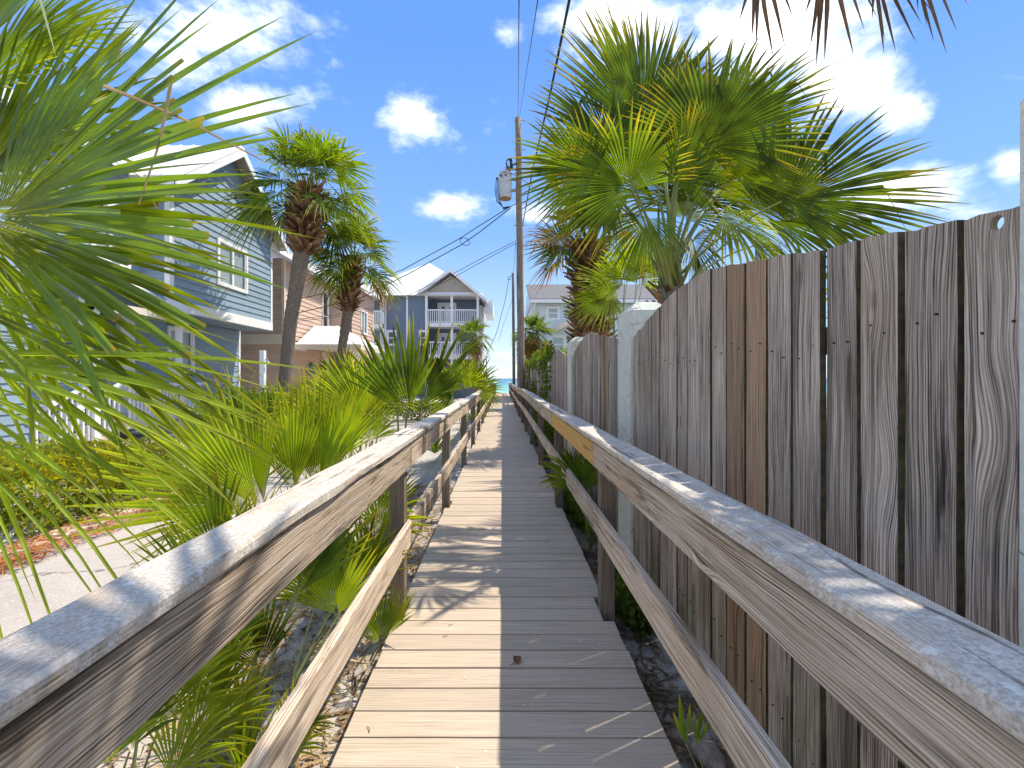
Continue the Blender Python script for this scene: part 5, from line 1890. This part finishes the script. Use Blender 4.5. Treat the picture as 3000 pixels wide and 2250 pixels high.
# main hip roof
px_, pz_ = hx(1230), hz(772)
b = MB()
ap = V((px_, HY + 4.5, EYE + (CY - 770) * (HY + 4.5) / F))
ap2 = V((px_ - .4, HY + 7.0, ap.z))
cs = [V((XL - 3.2, HY - .4, hz(868))), V((XR - .3, HY - .38, hz(866))), V((XR - .3, HY + 10.4, hz(868))), V((XL - 3.2, HY + 10.4, hz(868)))]
b.add(cs + [ap, ap2], [(0, 1, 4), (1, 2, 5, 4), (2, 3, 5), (3, 0, 4, 5), (3, 2, 1, 0)])
b.build('roof', M['metal_roof'], h3)
MB().box(hx(1419), hx(1443), HY + 1, HY + 6, hz(912), hz(872)).build('roof', M['metal_roof'], h3)
MB().box(hx(1300) - .1, hx(1300) + .18, HY + .3, HY + .4, hz(1040) + .1, hz(1040) + 1.1).build('beach_towel', M['teal'], h3)
MB().box(hx(1130), hx(1190), HY - 3, HY - 2.9, -.4, hz(1100)).build('garden_wall', M['white'], h3)
# meters and conduit on the corner
mt = thing('utility_meters', 'grey electric meters and bent conduits on beach house corner', 'meter', (hx(1408), HY - 1.0, -.3))
b = MB()
for i, dx_ in enumerate((0, .28, .5)):
    x_ = hx(1408) + dx_
    b.tube([(x_, HY - 1, -.3), (x_, HY - 1, 2.6 + .2 * i), (x_ + .08, HY - 1.05, 2.85 + .2 * i), (x_ + .2, HY - 1.1, 2.75 + .2 * i)], .035, 6)
    b.box(x_ - .09, x_ + .09, HY - 1.1, HY - .95, 1.3 + .1 * i, 1.75 + .1 * i)
b.build('conduit', M['cable_grey'], mt)

# ---- mint house on the right
H4 = 29.0
h4 = thing('mint_house', 'pale mint two storey house with grey shingled roof on the right', 'house', (4, H4, -.4))


def kx(px):
    return (px - CX) * H4 / F


def kz(py):
    return EYE + (CY - py) * H4 / F


MB().box(kx(1560), kx(1560) + 9, H4 + .1, H4 + 9, -.4, kz(886)).build('wall', M['mint'], h4)
w1 = (kx(1606), kx(1635), kz(932), kz(902))
w2 = (kx(1618), kx(1652), kz(1030), kz(988))
clapboards(h4, (0, H4 + .07, 0), UX, NYm, -.3, kz(888), lambda z: (kx(1560), kx(1560) + 9), .3, M['mint'], [(a - .12, b_ + .12, c_ - .1, d + .1) for a, b_, c_, d in (w1, w2)], th=.012, joined=True)
for q in (w1, w2):
    window(h4, (0, H4 + .075, 0), UX, NYm, *q, nx=1, ny=2, trim=.12, blind=True)
b = MB()
b.prism([V((kx(1552), H4 - .5, kz(884))), V((kx(1552) + 10, H4 - .5, kz(884))), V((kx(1552) + 10, H4 + 4.6, kz(884) + 2.0)), V((kx(1552), H4 + 4.6, kz(884) + 2.0))], (0, 0, .12))
b.build('roof', M['shingle'], h4)
b = MB()
b.prism([V((kx(1556), H4 + 9, kz(886))), V((kx(1556), H4 - .3, kz(886))), V((kx(1556), H4 + 4.5, kz(886) + 1.95))], (.1, 0, 0))
b.build('gable_wall', M['mint'], h4)
MB().box(kx(1552), kx(1552) + 10, H4 - .56, H4 - .5, kz(890), kz(881)).build('fascia', M['white'], h4)
b = MB()
b.tube([(kx(1566), H4 - .3, kz(888)), (kx(1566), H4 - .05, kz(900)), (kx(1566), H4 - .05, -.3)], .05, 6)
b.build('downpipe', M['white'], h4)
b = MB()
b.prism([V((kx(1625), H4 - 2.2, kz(960))), V((kx(1680), H4 - 2.2, kz(938))), V((kx(1680), H4 - 2.2, kz(950))), V((kx(1625), H4 - 2.2, kz(976)))], (0, 2.2, 0))
b.build('porch_roof', M['cream'], h4)
MB().box(kx(1570), kx(1612), H4 - 1.5, H4, -.4, kz(1000)).build('lower_wall', M['mint'], h4)

# ------------------------------------------------------------------ utility poles, transformer, wires
UP = V((.79, 18.0, GZ - .1))
up_ = thing('utility_pole', 'tall wooden utility pole outside the right railing', 'utility pole', UP)
top = V((at(1518, 345, 18).x, 18.0, at(1518, 345, 18).z))
mb = MB()
mb.tube([UP.lerp(top, i / 12) + V((.01 * math.sin(i * 2), 0, 0)) for i in range(13)], [.165 - .05 * i / 12 for i in range(13)], 16)
mb.build('shaft', M['pole'], up_, smooth=True)
b = MB()
tcx = at(1480, 545, 18)
axp = UP.lerp(top, .66)
for z in (tcx.z + .28, tcx.z - .18):
    b.box(tcx.x + .2, axp.x - .08, 17.94, 18.06, z - .05, z + .05)
b.build('bracket', M['steel'], up_)
b = MB()
b.tube([(axp.x - .1, 17.9, top.z - 1.9), (axp.x - .3, 17.9, top.z - 2.0)], .03, 6)
pc = [(axp.x - .42 + a, 17.9, top.z - 2.0 + c_) for a, c_ in ((-.08, .22), (.06, .28), (.12, .02), (.06, -.18), (-.02, -.2), (-.12, .1), (-.08, .22))]
b.tube(pc, .03, 6)
b.tube([(axp.x - .36, 17.9, top.z - 1.75), (axp.x - .31, 17.9, top.z - 2.15)], [.06, .06], 8)
b.build('fuse_cutout', M['black'], up_)
b = MB()
for z in (top.z - 1.3, top.z - .1, top.z - 4.4):
    b.tube([(axp.x - .22, 18, z), (axp.x + .25, 18, z)], .02, 6)
b.build('insulator_pins', M['steel'], up_)
tf = thing('pole_transformer', 'grey cylindrical transformer mounted on the utility pole', 'transformer', (tcx.x, 18, tcx.z - .55))
b = MB()
x_, z_ = tcx.x, tcx.z
b.tube([(x_, 18, z_ - .52), (x_, 18, z_ - .48), (x_, 18, z_ + .42), (x_, 18, z_ + .47), (x_, 18, z_ + .50), (x_, 18, z_ + .53)], [.255, .27, .27, .29, .29, .22], 24)
b.build('tank', M['transformer'], tf, smooth=False)
MB().tube([(x_, 18, z_ - .53), (x_, 18, z_ - .50)], [.24, .25], 20).build('base', M['rust'], tf)
for dx_ in (.05, .17):
    b = MB()
    b.tube([(x_ + dx_, 17.95, z_ + .5 + .05 * k_) for k_ in range(7)], [.045, .065, .045, .065, .045, .06, .025], 10)
    b.build('bushing', M['porcelain'], tf)
for dx_, dz_ in ((-.17, .3), (.02, .32)):
    MB().tube([(x_ + dx_, 17.76, z_ + dz_), (x_ + dx_, 17.70, z_ + dz_)], .035, 8).build('terminal', M['black'], tf)

p2 = V((at(1506, 1100, 34).x, 34, GZ))
sp2 = thing('utility_pole', 'thin shorter wooden pole behind the tall utility pole', 'utility pole', p2)
t2 = at(1503, 800, 34)
mb = MB()
mb.tube([p2.lerp(t2, i / 8) for i in range(9)], [.12 - .02 * i / 8 for i in range(9)], 12)
mb.build('shaft', M['pole'], sp2, smooth=True)
b = MB()
b.tube([t2 + V((-.1, 0, -.2)), t2 + V((-.4, 0, -.35)), t2 + V((-.42, 0, -.5)), t2 + V((-.15, 0, -.45))], .025, 6)
b.build('hook', M['black'], sp2)


def wire(label, pts, r, mat='cable', sag=.02, n=14, name='power_line', group='overhead lines'):
    P = [V(p) for p in pts]
    b_ = MB()
    if len(P) == 2:
        a, c_ = P
        d = (c_ - a).length
        P = [a.lerp(c_, i / n) + V((0, 0, -sag * d * 4 * (i / n) * (1 - i / n))) for i in range(n + 1)]
    b_.tube(P, r, 6)
    o = b_.build(name, M[mat], origin=P[0], smooth=True)
    return tag(o, label, 'cable', group)


wire('left thin overhead line rising from the pole top', [top, at(1521, -60, 4.5)], .008, 'cable_grey', .0)
wire('right thin overhead line slanting from the pole top', [top + V((.05, 0, 0)), at(1585, -60, 4.2)], .007, 'cable_grey', .0)
wire('thick black cable slanting up right from the pole', [at(1531, 660, 17.6), at(1560, 500, 11), at(1613, 270, 7.0), at(1668, 0, 4.8), at(1684, -80, 4.4)], .017, 'cable', name='service_cable')
sv = at(1497, 604, 17.8)
wire('upper service cable from pole to salmon house', [sv, at(1400, 664, 18.2), at(1345, 700, 18.4), at(1180, 790, 18.9), at(1050, 838, 19.1), at(836, 884, 19.1)], .016, 'cable', name='service_cable')
wire('second service cable sagging from pole to salmon house', [sv + V((0, 0, -.06)), at(1405, 680, 18.2), at(1350, 718, 18.4), at(1195, 803, 18.9), at(1050, 876, 19.1), at(836, 925, 19.1)], .018, 'cable', name='service_cable')
b = MB()
ring_ = [at(1362 + 14 * math.cos(a) + 4 * math.sin(a), 708 + 11 * math.sin(a), 18.35) for a in [6.283 * q / 16 for q in range(17)]]
b.tube(ring_, .014, 6)
tag(b.build('cable_loop', M['cable'], smooth=True), 'coiled loop of black cable on the service line', 'cable')
wire('paired cable crossing in front of the slate blue gable', [at(1513, 705, 17.85), at(1420, 752, 18.1), at(1320, 806, 18.4), at(1190, 868, 18.8), at(1049, 914, 19.0), at(836, 940, 19.1)], .012, 'cable_grey', name='service_cable')
wire('lower twin of the cable crossing the slate blue gable', [at(1513, 712, 17.85), at(1420, 762, 18.1), at(1320, 818, 18.4), at(1190, 876, 18.8), at(1049, 920, 19.0), at(836, 946, 19.1)], .012, 'cable_grey', name='service_cable')
wire('cable linking the tall pole to the thin pole', [at(1511, 712, 17.9), t2 + V((0, 0, -.3))], .012, 'cable_grey', .004, name='service_cable')
wire('hanging cable curving from thin pole to meters', [t2 + V((-.3, 0, -.4)), at(1480, 880, 34.5), at(1455, 975, 35), at(1421, 1052, 34.9)], .02, 'cable', name='service_cable')
wire('faint second cable from thin pole toward the house', [at(1500, 880, 34), at(1475, 950, 34.6), at(1460, 1000, 35)], .012, 'cable_grey', name='service_cable')
# loops of cable round the transformer
b = MB()
for k_ in range(4):
    o_ = .03 * k_
    b.tube([at(1460 - 6 + o_ * 60, 520, 17.7), at(1450 + o_ * 120, 555, 17.7), at(1455 + o_ * 120, 590, 17.7), at(1475, 608 + o_ * 60, 17.7), at(1497, 604, 17.75), at(1512, 598, 17.8)], .014, 5)
b.tube([at(1462, 515, 17.7), at(1475, 503, 17.65), at(1500, 510, 17.65), at(1530, 525, 17.65), at(1560, 545, 17.8), at(1562, 560, 17.9)], .012, 5)
tag(b.build('transformer_leads', M['cable'], smooth=True), 'looped black leads around the pole transformer', 'cable')

# ------------------------------------------------------------------ small things
lf = MB()
lp = at(1515, 1937, 2.333)
pts = []
for q in range(10):
    a = 6.283 * q / 10
    pts.append((lp.x + math.cos(a) * .022, 2.335 + math.sin(a) * .032, .006 + .012 * abs(math.cos(a))))
lf.add(pts + [(lp.x, 2.335, .004)], [(q, (q + 1) % 10, 10) for q in range(10)])
lf.tube([(lp.x - .015, 2.31, .006), (lp.x - .04, 2.285, .010)], .002, 4)
tag(lf.build('fallen_leaf', M['leafdry']), 'curled brown leaf lying on the deck', 'leaf')
rg = random.Random(77)
sp = MB()
for _ in range(60):
    x_, y_ = rg.uniform(-.6, .62), 1.2 + 8 * rg.random() ** 1.6
    r_ = rg.uniform(.002, .006)
    k0 = len(sp.v)
    sp.add([(x_ + math.cos(a) * r_ * rg.uniform(.7, 1.3), y_ + math.sin(a) * r_ * rg.uniform(.7, 1.3), .0032) for a in [6.283 * q / 6 for q in range(6)]], [(0, 1, 2, 3, 4, 5)])
tag(sp.build('sand_specks', M['white'], fixn=False), 'pale specks of sand and droppings on the deck', 'specks', kind='stuff')
tw_ = MB()
for _ in range(12):
    x_, y_ = rg.choice([-1, 1]) * rg.uniform(.3, .62), 1.5 + 10 * rg.random() ** 1.4
    a = rg.uniform(0, 3.14)
    l_ = rg.uniform(.01, .045)
    tw_.tube([(x_, y_, .004), (x_ + math.cos(a) * l_ * .5, y_ + math.sin(a) * l_ * .5, .008), (x_ + math.cos(a + .3) * l_, y_ + math.sin(a + .3) * l_, .004)], .0016, 4)
tag(tw_.build('dry_twigs', M['leafdry']), 'thin dry twigs and leaf bits scattered on the deck', 'twigs', kind='stuff')
rk = MB()
bm = bmesh.new()
bmesh.ops.create_icosphere(bm, subdivisions=3, radius=.07)
for v_ in bm.verts:
    v_.co *= 1 + .35 * mnoise.noise(v_.co * 16)
    v_.co.z *= .75
me = bpy.data.meshes.new('rock')
bm.to_mesh(me)
bm.free()
tag(mesh_obj('rock', me, M['rock'], None, (.93, 1.98, -.2)), 'rounded tan rock on the ground beside the fence', 'rock')


def litter(name, label, area, n, size, mat, seed, z=GZ + .035):
    rg_ = random.Random(seed)
    b_ = MB()
    for _ in range(n):
        x_ = rg_.uniform(area[0], area[1])
        y_ = area[2] + (area[3] - area[2]) * rg_.random() ** 1.3
        a = rg_.uniform(0, 6.28)
        L = size * rg_.uniform(.5, 1.6)
        d = V((math.cos(a), math.sin(a), rg_.uniform(-.15, .2)))
        s = V((-math.sin(a), math.cos(a), rg_.uniform(-.4, .4))) * size * rg_.choice([.02, .03, .05, .12])
        p = V((x_, y_, max(ground_z(x_, y_), z if x_ < -1.7 else -9) + rg_.uniform(.004, .02)))
        t_ = rg_.random()
        b_.add([p - d * L * .5 - s, p - d * L * .5 + s, p + d * L * .5 + s * .5, p + d * L * .5 - s * .5], [(0, 1, 2, 3)], 0, [t_] * 4)
    return tag(b_.build(name, mat, attr=True, fixn=False), label, 'litter', kind='stuff')


litter('leaf_litter', 'dry palm litter on the sand left of the deck', (-1.75, -.66, .3, 7), 6500, .09, M['straw'], 401)
litter('leaf_litter', 'dark dry litter in the gap between deck and fence', (.66, 1.04, .3, 7), 2600, .07, M['straw'], 402)
litter('pine_straw', 'orange pine straw spilled along the hedge foot', (-4.95, -4.25, 3.6, 6.6), 2200, .09, M['pinestraw'], 403, z=-.16)
litter('leaf_litter', 'dry leaves under the garden bed plants', (-6.5, -4.7, 6.5, 12), 1500, .10, M['straw'], 404, z=-.16)
